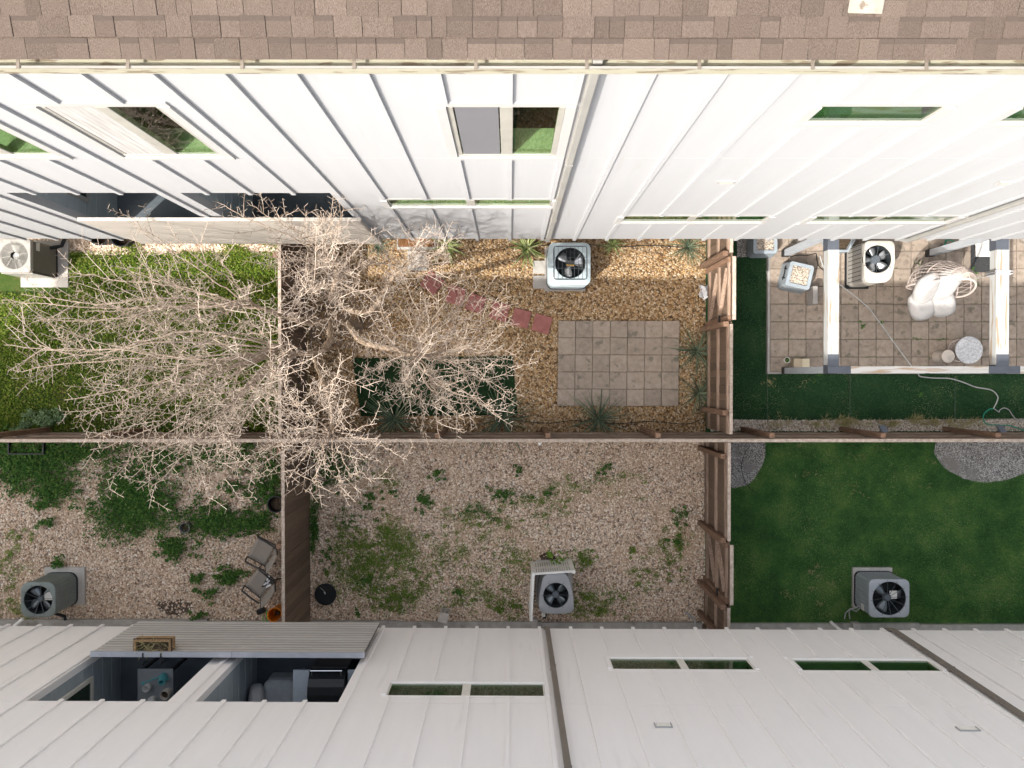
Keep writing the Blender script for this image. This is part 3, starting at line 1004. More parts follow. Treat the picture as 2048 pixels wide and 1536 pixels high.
def stones(name, P, smin, smax, mat, flat=.6, sink=.25):
    P = np.asarray(P)
    n = len(P)
    s = N.uniform(smin, smax, n) ** 1.0
    sc = np.stack([s * N.uniform(.8, 1.3, n), s * N.uniform(.65, 1.0, n), s * flat * N.uniform(.7, 1.2, n)], 1)
    V = IV[None] * (1 + N.uniform(-.18, .18, (n, 12, 1))) * sc[:, None, :]
    a = N.uniform(0, 2 * np.pi, n)
    c, d = np.cos(a)[:, None], np.sin(a)[:, None]
    X = V[..., 0] * c - V[..., 1] * d
    Y = V[..., 0] * d + V[..., 1] * c
    V = np.stack([X, Y, V[..., 2]], 2)
    V = V + P[:, None, :]
    V[..., 2] += (sc[:, 2] * (1 - 2 * sink))[:, None] * .5
    F = (IF[None] + (np.arange(n) * 12)[:, None, None]).reshape(-1, 3)
    o = arr_mesh(name, V.reshape(-1, 3), F, mat, smooth=False)
    return tag(o, kind='stuff')


def rect_pts(x0, x1, y0, y1, n, z=0.0, keep=None):
    P = np.stack([N.uniform(x0, x1, n), N.uniform(y0, y1, n), np.full(n, z)], 1)
    if keep is not None:
        P = P[keep(P)]
    return P


def inpix(P, x0, y0, x1, y1):
    """inside the ground rectangle whose photo corners are given"""
    a, b = G(x0, y0), G(x1, y1)
    return (P[:, 0] > a.x) & (P[:, 0] < b.x) & (P[:, 1] < a.y) & (P[:, 1] > b.y)


keepB = lambda P: ~(inpix(P, 1114, 642, 1358, 813) | inpix(P, 722, 716, 1026, 830) | inpix(P, 1094, 486, 1172, 577) | inpix(P, 815, 500, 854, 540))
stones('golden_gravel', rect_pts(XL + .1, XR - .05, YF + .05, 2.9, 30000, -.008, keepB), .011, .028, K['gold_stone'])
stones('pink_gravel', rect_pts(-9.9, XL - .05, -4.8, YF - .1, 26000, -.008), .009, .025, K['pink_stone'])
stones('pink_gravel', rect_pts(XL + .06, XR - .04, -4.8, YF - .05, 34000, -.008), .009, .025, K['pink_stone'])
stones('pink_gravel', rect_pts(-8.5, -4.1, 2.36, 2.9, 2600, -.004), .014, .026, K['pink_stone'])
stones('pale_gravel', rect_pts(XR + .1, 10.2, YF + .05, YF + .27, 3800, -.004), .010, .020, K['pale_stone'])


def leaves(name, P, size, mat, up=(.1, .9), aspect=.5, hgt=(0, .05), tag_kind='stuff', parent=None):
    """one diamond-shaped leaf per point"""
    P = np.asarray(P, dtype=float).copy()
    n = len(P)
    P[:, 2] += N.uniform(hgt[0], hgt[1], n)
    a = N.uniform(0, 2 * np.pi, n)
    e = N.uniform(up[0], up[1], n)
    L = N.uniform(size[0], size[1], n)
    d = np.stack([np.cos(a) * np.cos(e), np.sin(a) * np.cos(e), np.sin(e)], 1)
    r = N.uniform(-.6, .6, n)
    w = np.stack([-np.sin(a) * np.cos(r), np.cos(a) * np.cos(r), np.sin(r)], 1)
    W = (L * aspect * .5)[:, None]
    L = L[:, None]
    V = np.stack([P, P + d * L * .5 + w * W, P + d * L, P + d * L * .5 - w * W], 1)
    F = np.arange(n * 4).reshape(n, 4)
    o = arr_mesh(name, V.reshape(-1, 3), F, mat, parent)
    if tag_kind:
        o['kind'] = tag_kind
    return o


def patch_pts(patches, z=0.0):
    """(px, py, rx, ry, count): ragged patches of growth, thick in the middle"""
    out = []
    for px, py, rx, ry, cnt in patches:
        nc = max(5, cnt // 22)
        c = N.normal(0, .46, (nc, 2))
        k = N.integers(0, nc, cnt)
        sg = N.uniform(.03, .14, nc)
        q = c[k] + N.normal(0, 1, (cnt, 2)) * sg[k][:, None]
        o = G(px, py)
        s = FPX / CAMH
        out.append(np.stack([o.x + q[:, 0] * rx / s, o.y + q[:, 1] * ry / s, np.full(cnt, z)], 1))
    return np.concatenate(out)


# planted yard: clover with thin and bare spots
P = rect_pts(-10.2, XL - .06, YF + .06, 2.42, 100000)
nz = np.sin(P[:, 0] * 2.1 + 1.3) * np.cos(P[:, 1] * 2.7 - .4) + .6 * np.sin(P[:, 0] * 5.3 + P[:, 1] * 4.1)
bare = np.exp(-(((P[:, 0] + 8.3) / .6) ** 2 + ((P[:, 1] - .45) / .5) ** 2)) + .8 * np.exp(-(((P[:, 0] + 8.9) / .7) ** 2 + ((P[:, 1] + .35) / .3) ** 2)) + np.exp(-((P[:, 0] + 7.3) / .9) ** 2 - ((P[:, 1] + .95) / .2) ** 2)
P = P[(N.uniform(0, 1, len(P)) < .80 + .22 * nz - .75 * bare - 3 * np.clip(P[:, 1] - 2.30 - .06 * np.sin(P[:, 0] * 5), 0, 1)) & ~((P[:, 0] < -8.55) & (P[:, 1] > 1.60))]
leaves('clover', P, (.022, .05), K['clover'], (.05, 1.0), .75, (0, .07))
P = rect_pts(-7.9, -4.1, 2.3, 2.6, 7000)
P = P[N.uniform(0, 1, len(P)) < -.15 + .9 * np.sin(P[:, 0] * 4.6 + 1.0) * np.cos(P[:, 1] * 7 + P[:, 0] * 2)]
leaves('clover', P, (.022, .05), K['clover'], (.05, 1.0), .75, (0, .07))
leaves('tall_weeds', patch_pts([(105, 835, 42, 20, 900), (60, 850, 30, 12, 300)]), (.04, .08), M_island('silver_weed_leaf', [(0, (.12, .20, .09)), (1, (.26, .36, .19))], trans=.25), (.2, 1.1), .5, (.02, .18))

weedsD = [(60, 935, 100, 62, 3600), (20, 900, 80, 30, 1500), (150, 905, 110, 26, 1500), (110, 985, 40, 28, 650), (275, 1015, 95, 66, 4200), (250, 960, 60, 40, 900), (420, 1040, 48, 40, 1300), (495, 1045, 62, 24, 1200), (350, 1092, 34, 22, 800),
          (455, 1148, 30, 22, 500), (400, 1155, 14, 12, 140), (430, 910, 120, 30, 1200), (330, 920, 70, 40, 900), (520, 985, 40, 40, 500), (470, 980, 30, 20, 240), (80, 1010, 20, 12, 100), (97, 1050, 22, 12, 110), (118, 1125, 18, 14, 120), (415, 1185, 26, 14, 140), (545, 960, 18, 60, 500), (400, 1232, 18, 12, 100)]
leaves('weeds', patch_pts([(a, b, c, d, int(e * 1.9)) for a, b, c, d, e in weedsD]), (.022, .06), K['weed'], (.05, 1.0), .68, (.0, .15))
leaves('dry_weeds', patch_pts([(20, 1140, 60, 60, 420), (40, 1210, 60, 30, 420), (28, 1110, 20, 20, 100), (60, 1075, 40, 20, 160)]), (.03, .08), K['weed_lt'], (.05, .6), .25, (.0, .05))
weedsE = [(850, 1003, 22, 24, 420), (882, 945, 24, 16, 260), (742, 1000, 24, 24, 300), (665, 945, 60, 34, 1500), (650, 905, 50, 20, 600), (628, 1050, 12, 80, 1300), (735, 1160, 22, 20, 200), (1000, 990, 30, 26, 480), (955, 1015, 34, 18, 240), (1035, 935, 14, 14, 160), (1210, 940, 16, 16, 160), (1095, 985, 40, 22, 200), (1360, 1030, 22, 34, 260), (1352, 1078, 18, 12, 150), (780, 985, 20, 12, 120), (655, 1110, 18, 22, 200), (915, 1185, 12, 14, 120), (712, 1228, 12, 12, 120), (700, 1040, 40, 24, 260)]
leaves('weeds', patch_pts(weedsE), (.022, .05), K['weed'], (.05, 1.1), .6, (.0, .09))
weedsE2 = [(780, 1085, 66, 46, 2100), (725, 1140, 70, 60, 2700), (700, 1080, 40, 40, 600), (815, 1150, 60, 50, 1300), (790, 1200, 60, 34, 1300), (960, 1040, 90, 46, 900), (1020, 1120, 70, 50, 700), (950, 1190, 80, 36, 800), (900, 1110, 60, 50, 500), (1190, 1205, 80, 34, 1300), (1200, 965, 110, 40, 500), (1100, 1010, 80, 40, 500), (1170, 1115, 36, 22, 500), (1350, 1095, 40, 60, 700), (1290, 1150, 60, 30, 350), (1020, 1215, 40, 24, 500), (760, 960, 60, 30, 260), (1265, 1105, 14, 14, 120)]
leaves('low_weeds', patch_pts([(a, b, c, d, int(e * 1.25)) for a, b, c, d, e in weedsE2]), (.018, .045), K['weed_lt'], (.05, .9), .55, (.0, .06))
q = np.concatenate([rect_pts(-9.9, XR - .1, -4.75, YF - .1, 420, .012), rect_pts(XL + .1, XR - .1, YF + .1, 2.9, 160, .012)])
leaves('leaf_litter', q, (.03, .07), M_island('dead_leaf', [(0, (.16, .10, .05)), (.6, (.30, .21, .12)), (1, (.42, .34, .22))]), (0, .3), .55, (0, .01))
leaves('fallen_stems', patch_pts([(1620, 1150, 60, 30, 60), (1760, 905, 200, 30, 40), (1640, 1210, 90, 40, 60), (1560, 830, 60, 30, 40), (1580, 765, 60, 16, 40), (1700, 960, 150, 60, 60)], .02), (.03, .09), K['straw'], (0, .15), .12, (0, .01))
dry = [(1690, 842, 26, 10, 420), (1832, 838, 22, 9, 220), (1770, 846, 40, 6, 260), (1880, 845, 40, 8, 320), (1640, 848, 30, 6, 140), (1950, 845, 40, 7, 160), (1560, 848, 40, 5, 100)]
leaves('dry_grass', patch_pts(dry), (.06, .16), K['straw'], (.3, 1.3), .07, (0, .02))
joint = [(1718, 651, 9, 10, 60), (1634, 757, 10, 10, 50), (1832, 527, 6, 7, 26), (1945, 566, 10, 9, 60), (1940, 545, 10, 8, 60), (1986, 646, 6, 8, 50), (1830, 790, 8, 6, 40), (1665, 640, 4, 3, 10), (1760, 645, 8, 2, 24), (1829, 678, 7, 2, 22), (1875, 679, 9, 2, 22)]
leaves('paving_weeds', patch_pts(joint, .085), (.02, .05), K['weed'], (.1, 1.0), .35, (0, .03))
# strips of moss in the patio joints
mj = []
for py in (573.5, 608.5, 643.5, 678.5, 714):
    for px in range(1545, 2060, 7):
        if R.random() < .35:
            mj.append((px, py, 4, 1.2, 5))
leaves('joint_moss', patch_pts(mj, .082), (.01, .022), K['weed'], (.0, .5), .6, (0, .004))


def blades(name, P, mat, h=(.012, .03), w=.007):
    n = len(P)
    a = N.uniform(0, 2 * np.pi, n)
    H = N.uniform(h[0], h[1], n)
    lean = N.normal(0, .012, (n, 2))
    dx, dy = np.cos(a) * w * .5, np.sin(a) * w * .5
    z = np.zeros(n)
    V = np.stack([P + np.stack([dx, dy, z], 1), P - np.stack([dx, dy, z], 1), P + np.stack([lean[:, 0], lean[:, 1], H], 1)], 1)
    o = arr_mesh(name, V.reshape(-1, 3), np.arange(n * 3).reshape(n, 3), mat)
    return tag(o, kind='stuff')


keepC = lambda P: ~((P[:, 0] > 5.02) & (P[:, 1] > .04)) & (P[:, 1] > YF + .27)
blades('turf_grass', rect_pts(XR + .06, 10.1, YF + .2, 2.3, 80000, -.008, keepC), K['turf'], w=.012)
ga, gb = G(1976, 895), G(1470, 890)
keepF = lambda P: ((((P[:, 0] - ga.x) / 1.03) ** 2 + ((P[:, 1] - ga.y) / .66) ** 2) > 1) & ((((P[:, 0] - gb.x) / .6) ** 2 + ((P[:, 1] - gb.y) / .83) ** 2) > 1)
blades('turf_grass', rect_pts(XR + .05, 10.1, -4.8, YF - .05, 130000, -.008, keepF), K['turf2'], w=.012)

# seams between the turf rolls
for px in (1535, 1700, 1910):
    a, b = G(px, 752), G(px, 845)
    m = MB()
    m.box(a.x - .006, b.y, -.008, a.x + .006, a.y if px > 1540 else a.y + .9, .012)
    tag(m.build('turf_seam', M('seam_fray', [(.4, (.03, .075, .045)), (.6, (.10, .13, .09))], scale=18, rough=.95, bump=.3)), kind='structure')

# ------------------------------------------------------------------ paving
pvm = []
for k in range(3):
    m = MB()
    h = .5
    e = .485
    vs = [(-h, -h, 0), (h, -h, 0), (h, h, 0), (-h, h, 0), (-h, -h, .9), (h, -h, .9), (h, h, .9), (-h, h, .9), (-e, -e, 1), (e, -e, 1), (e, e, 1), (-e, e, 1)]
    j = lambda: R.uniform(-.006, .006)
    vs = [(a + j(), b + j(), c) for a, b, c in vs]
    m.add(vs, [(8, 9, 10, 11), (4, 5, 9, 8), (5, 6, 10, 9), (6, 7, 11, 10), (7, 4, 8, 11), (0, 1, 5, 4), (1, 2, 6, 5), (2, 3, 7, 6), (3, 0, 4, 7)])
    pvm.append(m.build('paver', K['paver'], None, local=True))
used = [False] * 3


def paver(parent, x, y, z, wx, wy, hz):
    k = R.randrange(3)
    o = pvm[k]
    if used[k]:
        o = inst(pvm[k], 'paver', parent)
    used[k] = True
    o.parent = parent
    o.location = Vector((x, y, z)) - org(parent)
    o.scale = (wx, wy, hz)
    o.rotation_euler = (R.uniform(-.006, .006), R.uniform(-.006, .006), R.uniform(-.008, .008))
    return o


pad = thing('paver_pad', None, None, G(1236, 727), 0, kind='structure')
TLp, TRp, BLp = G(1116.5, 641.5), G(1358.6, 641.8), G(1114, 812)
ex, ey = (TRp - TLp) / 7, (BLp - TLp) / 5
for i in range(7):
    for j in range(5):
        c = TLp + ex * (i + .5) + ey * (j + .5)
        paver(pad, c.x, c.y, -.01, ex.length - .006, ey.length - .006, .062 + R.uniform(-.003, .003))
# raised patio in the turf yard
patio = thing('patio', None, None, G(1540, 746), 0, kind='structure')
PZ = .085
x_edges = [1540, 1577, 1612, 1647] + [1682 + 35.15 * k for k in range(15)]
y_edges = [744, 714, 678.6, 643.6, 608.3, 573.2, 537.5, 502, 467, 432, 397]
for i in range(len(x_edges) - 1):
    for j in range(len(y_edges) - 1):
        a, b = G(x_edges[i], y_edges[j], PZ), G(x_edges[i + 1], y_edges[j + 1], PZ)
        if b.x < 10.6:
            paver(patio, (a.x + b.x) / 2, (a.y + b.y) / 2, .0, b.x - a.x - .007, b.y - a.y - .007, PZ + R.uniform(-.002, .002))
a = G(1540, 744, PZ)
m = MB()
m.box(a.x - .05, a.y - .035, -.01, 11, a.y - .004, PZ + .004)
m.box(a.x - .05, a.y - .004, -.01, a.x - .006, 3.3, PZ + .003)
m.build('edging', K['slab_grey'], patio)
m = MB()
m.box(a.x - .006, a.y - .004, -.012, 10.7, 3.4, PZ - .022)
m.build('joint_bed', M('joint_sand', [(1, (.11, .10, .075))], scale=20, rough=.95, bump=.4), patio)

STEP = [((864.5, 566), 36, 37, 'darkest red paver turned cornerwise near the doorstep'), ((912, 591), 35, -14, 'red paver half under the branches, second from the doorstep'), ((951.5, 607), 34, -20, 'red paver under branch tips, third from the doorstep'),
        ((999.5, 623.5), 35, -14, 'red paver with a twig tip over it, third from the paved pad'), ((1042, 636.5), 35, -14, 'clear red paver second from the paved pad'), ((1084, 648), 35, -15, 'red paver beside the corner of the paved pad')]
for k, ((px, py), sz, ang, lab) in enumerate(STEP):
    c = G(px, py)
    w = sz * CAMH / FPX
    m = MB()
    h, e = w / 2, w / 2 - .006
    m.add([(-h, -h, 0), (h, -h, 0), (h, h, 0), (-h, h, 0), (-h, -h, .036), (h, -h, .036), (h, h, .036), (-h, h, .036), (-e, -e, .042), (e, -e, .042), (e, e, .042), (-e, e, .042)],
          [(4, 5, 9, 8), (5, 6, 10, 9), (6, 7, 11, 10), (7, 4, 8, 11), (0, 1, 5, 4), (1, 2, 6, 5), (2, 3, 7, 6), (3, 0, 4, 7)])
    # four raised quarters, as the pavers are scored crosswise
    for sx in (-1, 1):
        for sy in (-1, 1):
            x0, x1 = sorted((sx * .003, sx * e))
            y0, y1 = sorted((sy * .003, sy * e))
            m.add([(x0, y0, .042), (x1, y0, .042), (x1, y1, .042), (x0, y1, .042)], [(0, 1, 2, 3)])
    m.add([(-.003, -e, .037), (.003, -e, .037), (.003, e, .037), (-.003, e, .037)], [(0, 1, 2, 3)])
    m.add([(-e, -.003, .036), (e, -.003, .036), (e, .003, .036), (-e, .003, .036)], [(0, 1, 2, 3)])
    o = m.build('stepping_stone', K['paver_red'], None, local=True)
    o.location = c
    o.rotation_euler = (0, 0, math.radians(-ang if k == 0 else ang))
    tag(o, lab, 'stepping stone', 'red stepping stones across the gravel')


def slab(name, x0, y0, x1, y1, h, label, cat, mat, z0=-.01, group=None):
    a, b = G(x0, y0, h), G(x1, y1, h)
    m = MB()
    m.box(a.x, b.y, z0, b.x, a.y, h)
    return tag(m.build(name, mat, bevel=.006), label, cat, group)


slab('concrete_slab', 815, 501, 854, 541, .04, 'pale square concrete slab in front of the doorstep', 'slab', K['concrete_lt'])
slab('doorstep', 794, 474, 871, 498.5, .10, 'concrete doorstep under the brown mat by the white wall', 'step', K['concrete_lt'])
slab('door_mat', 796, 470, 868, 493.5, .115, 'rust brown mat on the doorstep', 'mat', K['door_mat'], .101)
slab('concrete_slab', 1066, 521, 1092, 547, .045, 'pale small slab left of the blue-grey air conditioner, half in sun', 'slab', K['concrete_lt'])
slab('concrete_slab', 1066, 551, 1092, 577, .045, 'dark grey small slab left of the blue-grey air conditioner, in shade', 'slab', K['slab_grey'])


# ================================================================== fences
def picket_proto(mat):
    out = []
    for k in range(3):
        m = MB()
        b = R.uniform(-.004, .004)
        m.loft([[(-.5, -.5, 0), (.5, -.5, 0), (.5, .5, 0), (-.5, .5, 0)], [(-.5, -.5 + b, 1), (.5, -.5, 1), (.5, .5, 1), (-.5, .5 + b, 1)]])
        out.append(m.build('picket', mat, None, local=True))
    return out


FH = 1.83
_pp = picket_proto(K['wood'])
_pu = [False] * 3


def put_picket(parent, loc, w, t, h, along_y):
    k = R.randrange(3)
    o = _pp[k] if not _pu[k] else inst(_pp[k], 'picket', parent)
    _pu[k] = True
    o.parent = parent
    o.location = Vector(loc) - org(parent)
    o.scale = (t, w, h) if along_y else (w, t, h)
    o.rotation_euler = (R.uniform(-.006, .006) if not along_y else 0, R.uniform(-.006, .006) if along_y else 0, 0)


def fence_run(root, p0, p1, side, posts, rails=(.32, 1.02, 1.70), h=FH, skip=(), cap=True, gate=()):
    """straight run from p0 to p1 (axis aligned); side +1/-1 tells where rails and posts stand"""
    ay = abs(p1[1] - p0[1]) > abs(p1[0] - p0[0])
    L = abs(p1[1] - p0[1]) if ay else abs(p1[0] - p0[0])
    c0 = min(p0[1], p1[1]) if ay else min(p0[0], p1[0])
    base = p0[0] if ay else p0[1]
    u = c0
    while u < c0 + L - .05:
        w = min(R.choice([.135, .14, .142]), c0 + L - u)
        if not any(a < u + w / 2 < b for a, b in skip):
            loc = (base + R.uniform(-.003, .003), u + w / 2, .02) if ay else (u + w / 2, base + R.uniform(-.003, .003), .02)
            put_picket(root, loc, w - R.uniform(.002, .006), .018, h + R.uniform(-.012, .012), ay)
        u += w

    def bx(mb, ua, ub, da, db, za, zb_):
        """box by distance along the run and distance off the picket plane (towards the rail side)"""
        if ay:
            mb.box(base + side * da, ua, za, base + side * db, ub, zb_)
        else:
            mb.box(ua, base + side * da, za, ub, base + side * db, zb_)
    ps = sorted(posts)
    ends = [c0] + ps + [c0 + L]
    for i in range(len(ends) - 1):
        a, b = ends[i], ends[i + 1]
        if b - a < .15 or any(s0 < (a + b) / 2 < s1 for s0, s1 in skip):
            continue
        for z in rails:
            m = MB()
            j = R.uniform(-.008, .008)
            bx(m, a + .003, b - .003, .011, .049, z - .045 + j, z + .045 + j)
            m.build('rail', K['wood_y' if ay else 'wood_x'], root)
        if cap:
            m = MB()
            bx(m, a + .002, b - .002, -.014, .040, h + .018, h + .040)
            m.build('cap_board', K['wood_grey'], root)
    for p in ps:
        m = MB()
        lean = R.uniform(-.025, .025)
        bx(m, p - .045, p + .045, .050, .140, -.05, h - .02 + R.uniform(-.03, .06))
        m.build('post', K['post'], root, bevel=.006)
    return root


back = thing('back_fence', 'long dark picket fence running left to right between the two rows of yards', 'fence', (0, YF, 0), group=None)
fence_run(back, (-10.6, YF), (10.6, YF), 1, [-8.97, -7.05, -5.12, -3.2, -1.25, .66, 2.57, 4.55, 6.48, 8.5])
f = thing('side_fence', 'picket fence left of the golden gravel yard, under the bare tree', 'fence', (XL - .02, .8, 0), group='side fences between the yards')
fence_run(f, (XL - .01, YF + .12), (XL - .01, 3.2), -1, [2.1, .5])
f = thing('side_fence', 'dark picket fence between the two pink gravel yards', 'fence', (XL, -3, 0), group='side fences between the yards')
fence_run(f, (XL + .04, -4.78), (XL + .04, YF - .03), -1, [-1.3, -2.95, -4.3])
f = thing('side_fence', 'picket fence with rails and gate right of the golden gravel yard', 'fence', (XR + .02, .8, 0), group='side fences between the yards')
fence_run(f, (XR + .015, YF + .12), (XR + .015, 3.2), -1, [2.13, .90, -.64], skip=[(.96, 2.07)])
f2 = thing('side_fence', 'picket fence with rails and gate between the pink gravel and the right lawn', 'fence', (XR, -3, 0), group='side fences between the yards')
fence_run(f2, (XR - .015, -4.78), (XR - .015, YF - .03), -1, [-1.40, -2.86, -4.02, -4.62], skip=[(-3.97, -2.91)])


def gate(label, x, y0, y1, braces):
    g = thing('wooden_gate', label, 'gate', (x, (y0 + y1) / 2, 0), group='wooden gates in the right fences')
    u = y0
    n = round((y1 - y0) / .14)
    w = (y1 - y0) / n
    for k in range(n):
        put_picket(g, (x + .012, y0 + (k + .5) * w, .05), w - .004, .018, FH + .0, True)
    for y in (y0 + .03, y1 - .03):
        m = MB()
        m.box(x - .05, y - .045, .06, x + .002, y + .045, FH - .06)
        m.build('stile', K['post'], g)
    for z in (.30, 1.02, 1.70):
        m = MB()
        m.box(x - .038, y0 + .08, z - .045, x + .002, y1 - .08, z + .045)
        m.build('rail', K['wood_y'], g)
    for (ya, za, yb, zb_) in braces:
        m = MB()
        m.bar((x - .020, ya, za), (x - .020, yb, zb_), .036, .085, up=(1, 0, 0))
        m.build('brace', K['wood_y'], g)
    m = MB()
    m.box(x - .01, y0, FH + .055, x + .05, y1, FH + .08)
    m.build('cap_board', K['wood_grey'], g)
    m = MB()
    m.box(x - .075, y0 - .06, 1.18, x - .052, y0 + .12, 1.24)
    m.build('latch', K['black_metal'], g)


gate('sunlit wooden gate with two diagonal braces beside the golden gravel', XR + .02, .97, 2.06, [(1.10, .40, 1.90, .95), (1.10, 1.10, 1.90, 1.62)])
gate('shaded wooden gate with two diagonal braces beside the right lawn', XR - .01, -3.96, -2.92, [(-3.0, .40, -3.80, .95), (-3.0, 1.10, -3.80, 1.62)])
m = MB()
m.box(.49, YF - .06, 1.60, .55, YF - .012, 1.72)
m.box(.505, YF - .09, 1.62, .535, YF - .06, 1.66)
tag(m.build('fence_bracket', K['pvc'], bevel=.004), 'small white bracket on the back fence above the pink gravel', 'bracket')
for px, nm in ((1756, 'first'), (1988, 'second')):
    p = G(px, 868, 1.5)
    m = MB()
    m.loft([[(p.x - .05, YF + .15, 1.72), (p.x + .06, YF + .15, 1.72), (p.x + .06, YF + .15, 1.80), (p.x - .05, YF + .15, 1.80)],
            [(p.x - .07, YF + .27, 1.66), (p.x + .04, YF + .27, 1.66), (p.x + .04, YF + .27, 1.70), (p.x - .07, YF + .27, 1.70)]])
    tag(m.build('solar_light', K['slate'], bevel=.004), 'small slate solar lamp on a fence post, ' + ('left' if px == 1756 else 'right') + ' one of two', 'lamp', 'solar lamps on the back fence')


# ================================================================== bare tree
tree_base = G(716, 652)
tree = thing('bare_tree', 'large leafless tree with pale spur-covered branches spreading over the fences', 'tree', tree_base)
RT = random.Random(5)
trunk_pts = [G(716, 652, -.05), G(712, 650, .35), G(700, 645, .9), G(692, 640, 1.4)]
m = MB()
m.tube(trunk_pts, [.125, .095, .085, .08], 10)
m.build('trunk', K['bark'], tree, smooth=True)


def smooth_path(pts, k=4):
    """Catmull-Rom through the points"""
    pts = [Vector(p) for p in pts]
    out = []
    for i in range(len(pts) - 1):
        p0, p1, p2, p3 = pts[max(i - 1, 0)], pts[i], pts[i + 1], pts[min(i + 2, len(pts) - 1)]
        for j in range(k):
            t = j / k
            out.append(.5 * ((2 * p1) + (p2 - p0) * t + (2 * p0 - 5 * p1 + 4 * p2 - p3) * t * t + (3 * p1 - p0 - 3 * p2 + p3) * t ** 3))
    out.append(pts[-1])
    return out


LIMBS = {
    'R': ([(692, 640, 1.4), (704, 660, 1.9), (724, 682, 2.4), (759, 693, 2.9), (803, 701, 3.4), (835, 712, 3.7)], .072, .034),
    'L': ([(692, 640, 1.4), (672, 640, 1.9), (662, 656, 2.4), (659, 682, 2.9), (640, 705, 3.4), (600, 708, 3.8), (556, 700, 4.1)], .070, .036),
    'C': ([(668, 641, 2.0), (650, 640, 2.4), (622, 646, 2.8), (592, 641, 3.2), (545, 625, 3.7), (500, 610, 4.1)], .046, .026),
    'D': ([(692, 640, 1.4), (690, 612, 1.9), (664, 604, 2.5), (665, 580, 3.1), (674, 548, 3.8), (668, 520, 4.3)], .052, .028),
    'E': ([(690, 614, 1.9), (735, 624, 2.5), (764, 592, 3.1), (778, 565, 3.7), (803, 537, 4.3)], .048, .026),
    'S': ([(640, 705, 3.4), (630, 716, 3.6), (640, 748, 4.2), (655, 790, 4.9), (664, 832, 5.5), (664, 868, 6.0)], .045, .024),
}
limb_paths = {}
for k, (pp, r0, r1) in LIMBS.items():
    P_ = smooth_path([G(*p) for p in pp], 5)
    for i in range(1, len(P_) - 1):
        P_[i] = P_[i] + Vector((RT.gauss(0, .008), RT.gauss(0, .008), RT.gauss(0, .008)))
    limb_paths[k] = P_
    n = len(P_)
    m = MB()
    m.tube(P_, [r0 + (r1 - r0) * i / (n - 1) for i in range(n)], 8)
    m.build('limb', K['bark'], tree, smooth=True)

TIPS = {
    'L': [(480, 640, 7.0), (540, 760, 7.4), (400, 690, 6.9), (8, 690, 5.2), (26, 741, 5.3), (20, 650, 5.4), (128, 800, 5.6), (148, 836, 5.8), (255, 740, 5.8), (205, 870, 6.0), (180, 900, 6.1), (215, 962, 6.3), (300, 985, 6.5), (385, 965, 6.5), (370, 880, 6.6), (440, 990, 6.5), (330, 800, 6.6), (300, 700, 6.4), (420, 780, 7.0), (470, 850, 7.0), (250, 800, 6.2), (90, 700, 5.5), (420, 905, 6.8)],
    'C': [(4, 600, 4.9), (42, 588, 5.0), (72, 640, 5.2), (128, 535, 5.0), (235, 530, 5.2), (250, 600, 5.4), (165, 625, 5.3), (255, 432, 5.0), (350, 470, 5.4), (330, 580, 5.8), (240, 675, 5.8), (430, 500, 5.8), (395, 640, 6.4), (300, 545, 5.6)],
    'D': [(600, 600, 7.4), (700, 630, 7.2), (670, 520, 7.2), (640, 590, 7.2), (425, 402, 5.2), (495, 405, 5.4), (547, 418, 5.6), (600, 470, 6.0), (640, 432, 5.8), (665, 440, 6.0), (715, 500, 5.8), (560, 540, 6.2), (690, 395, 5.4), (600, 560, 6.6), (720, 560, 6.4)],
    'E': [(848, 478, 6.2), (905, 475, 6.0), (835, 485, 5.4), (872, 470, 5.0), (760, 490, 5.6), (800, 560, 5.6), (735, 520, 5.6), (900, 555, 5.0), (860, 530, 5.2)],
    'R': [(1020, 592, 4.4), (1006, 608, 4.4), (962, 562, 4.4), (925, 545, 4.6), (1020, 640, 4.4), (1006, 665, 4.7), (1000, 702, 4.8), (1040, 735, 4.6), (1026, 790, 4.8), (1003, 838, 5.0), (985, 815, 5.2), (930, 850, 5.4), (880, 882, 5.6), (850, 830, 5.8), (900, 780, 5.6), (950, 740, 5.2), (880, 640, 5.2), (860, 590, 5.2), (820, 760, 6.0), (770, 800, 6.2), (940, 690, 5.2), (760, 640, 6.0), (730, 740, 6.2), (840, 680, 5.8)],
    'S': [(680, 740, 7.2), (580, 860, 7.0), (745, 965, 6.4), (702, 955, 6.6), (682, 985, 6.6), (612, 985, 6.6), (570, 962, 6.6), (520, 950, 6.5), (620, 900, 6.8), (790, 905, 6.2), (762, 925, 6.2), (480, 930, 6.5), (722, 860, 6.6), (540, 850, 6.6), (650, 940, 6.8), (590, 800, 7.0), (560, 760, 7.0), (640, 770, 6.8), (700, 800, 6.4)],
}
TV, TF = [], []


def twig(path, r0, r1, sides=3):
    """thin twig as a small-sided tube written straight into the arrays"""
    n = len(path)
    for i in range(n - 1):
        a, b = path[i], path[i + 1]
        d = (b - a)
        if d.length < 1e-5:
            continue
        d.normalize()
        u = d.orthogonal().normalized()
        w = d.cross(u)
        ra, rb = r0 + (r1 - r0) * i / (n - 1), r0 + (r1 - r0) * (i + 1) / (n - 1)
        q = len(TV)
        for rr, c in ((ra, a), (rb, b)):
            for k in range(3):
                t = 2.094 * k
                TV.append(c + (u * math.cos(t) + w * math.sin(t)) * rr)
        for k in range(3):
            j = (k + 1) % 3
            TF.append((q + k, q + j, q + 3 + j, q + 3 + k))


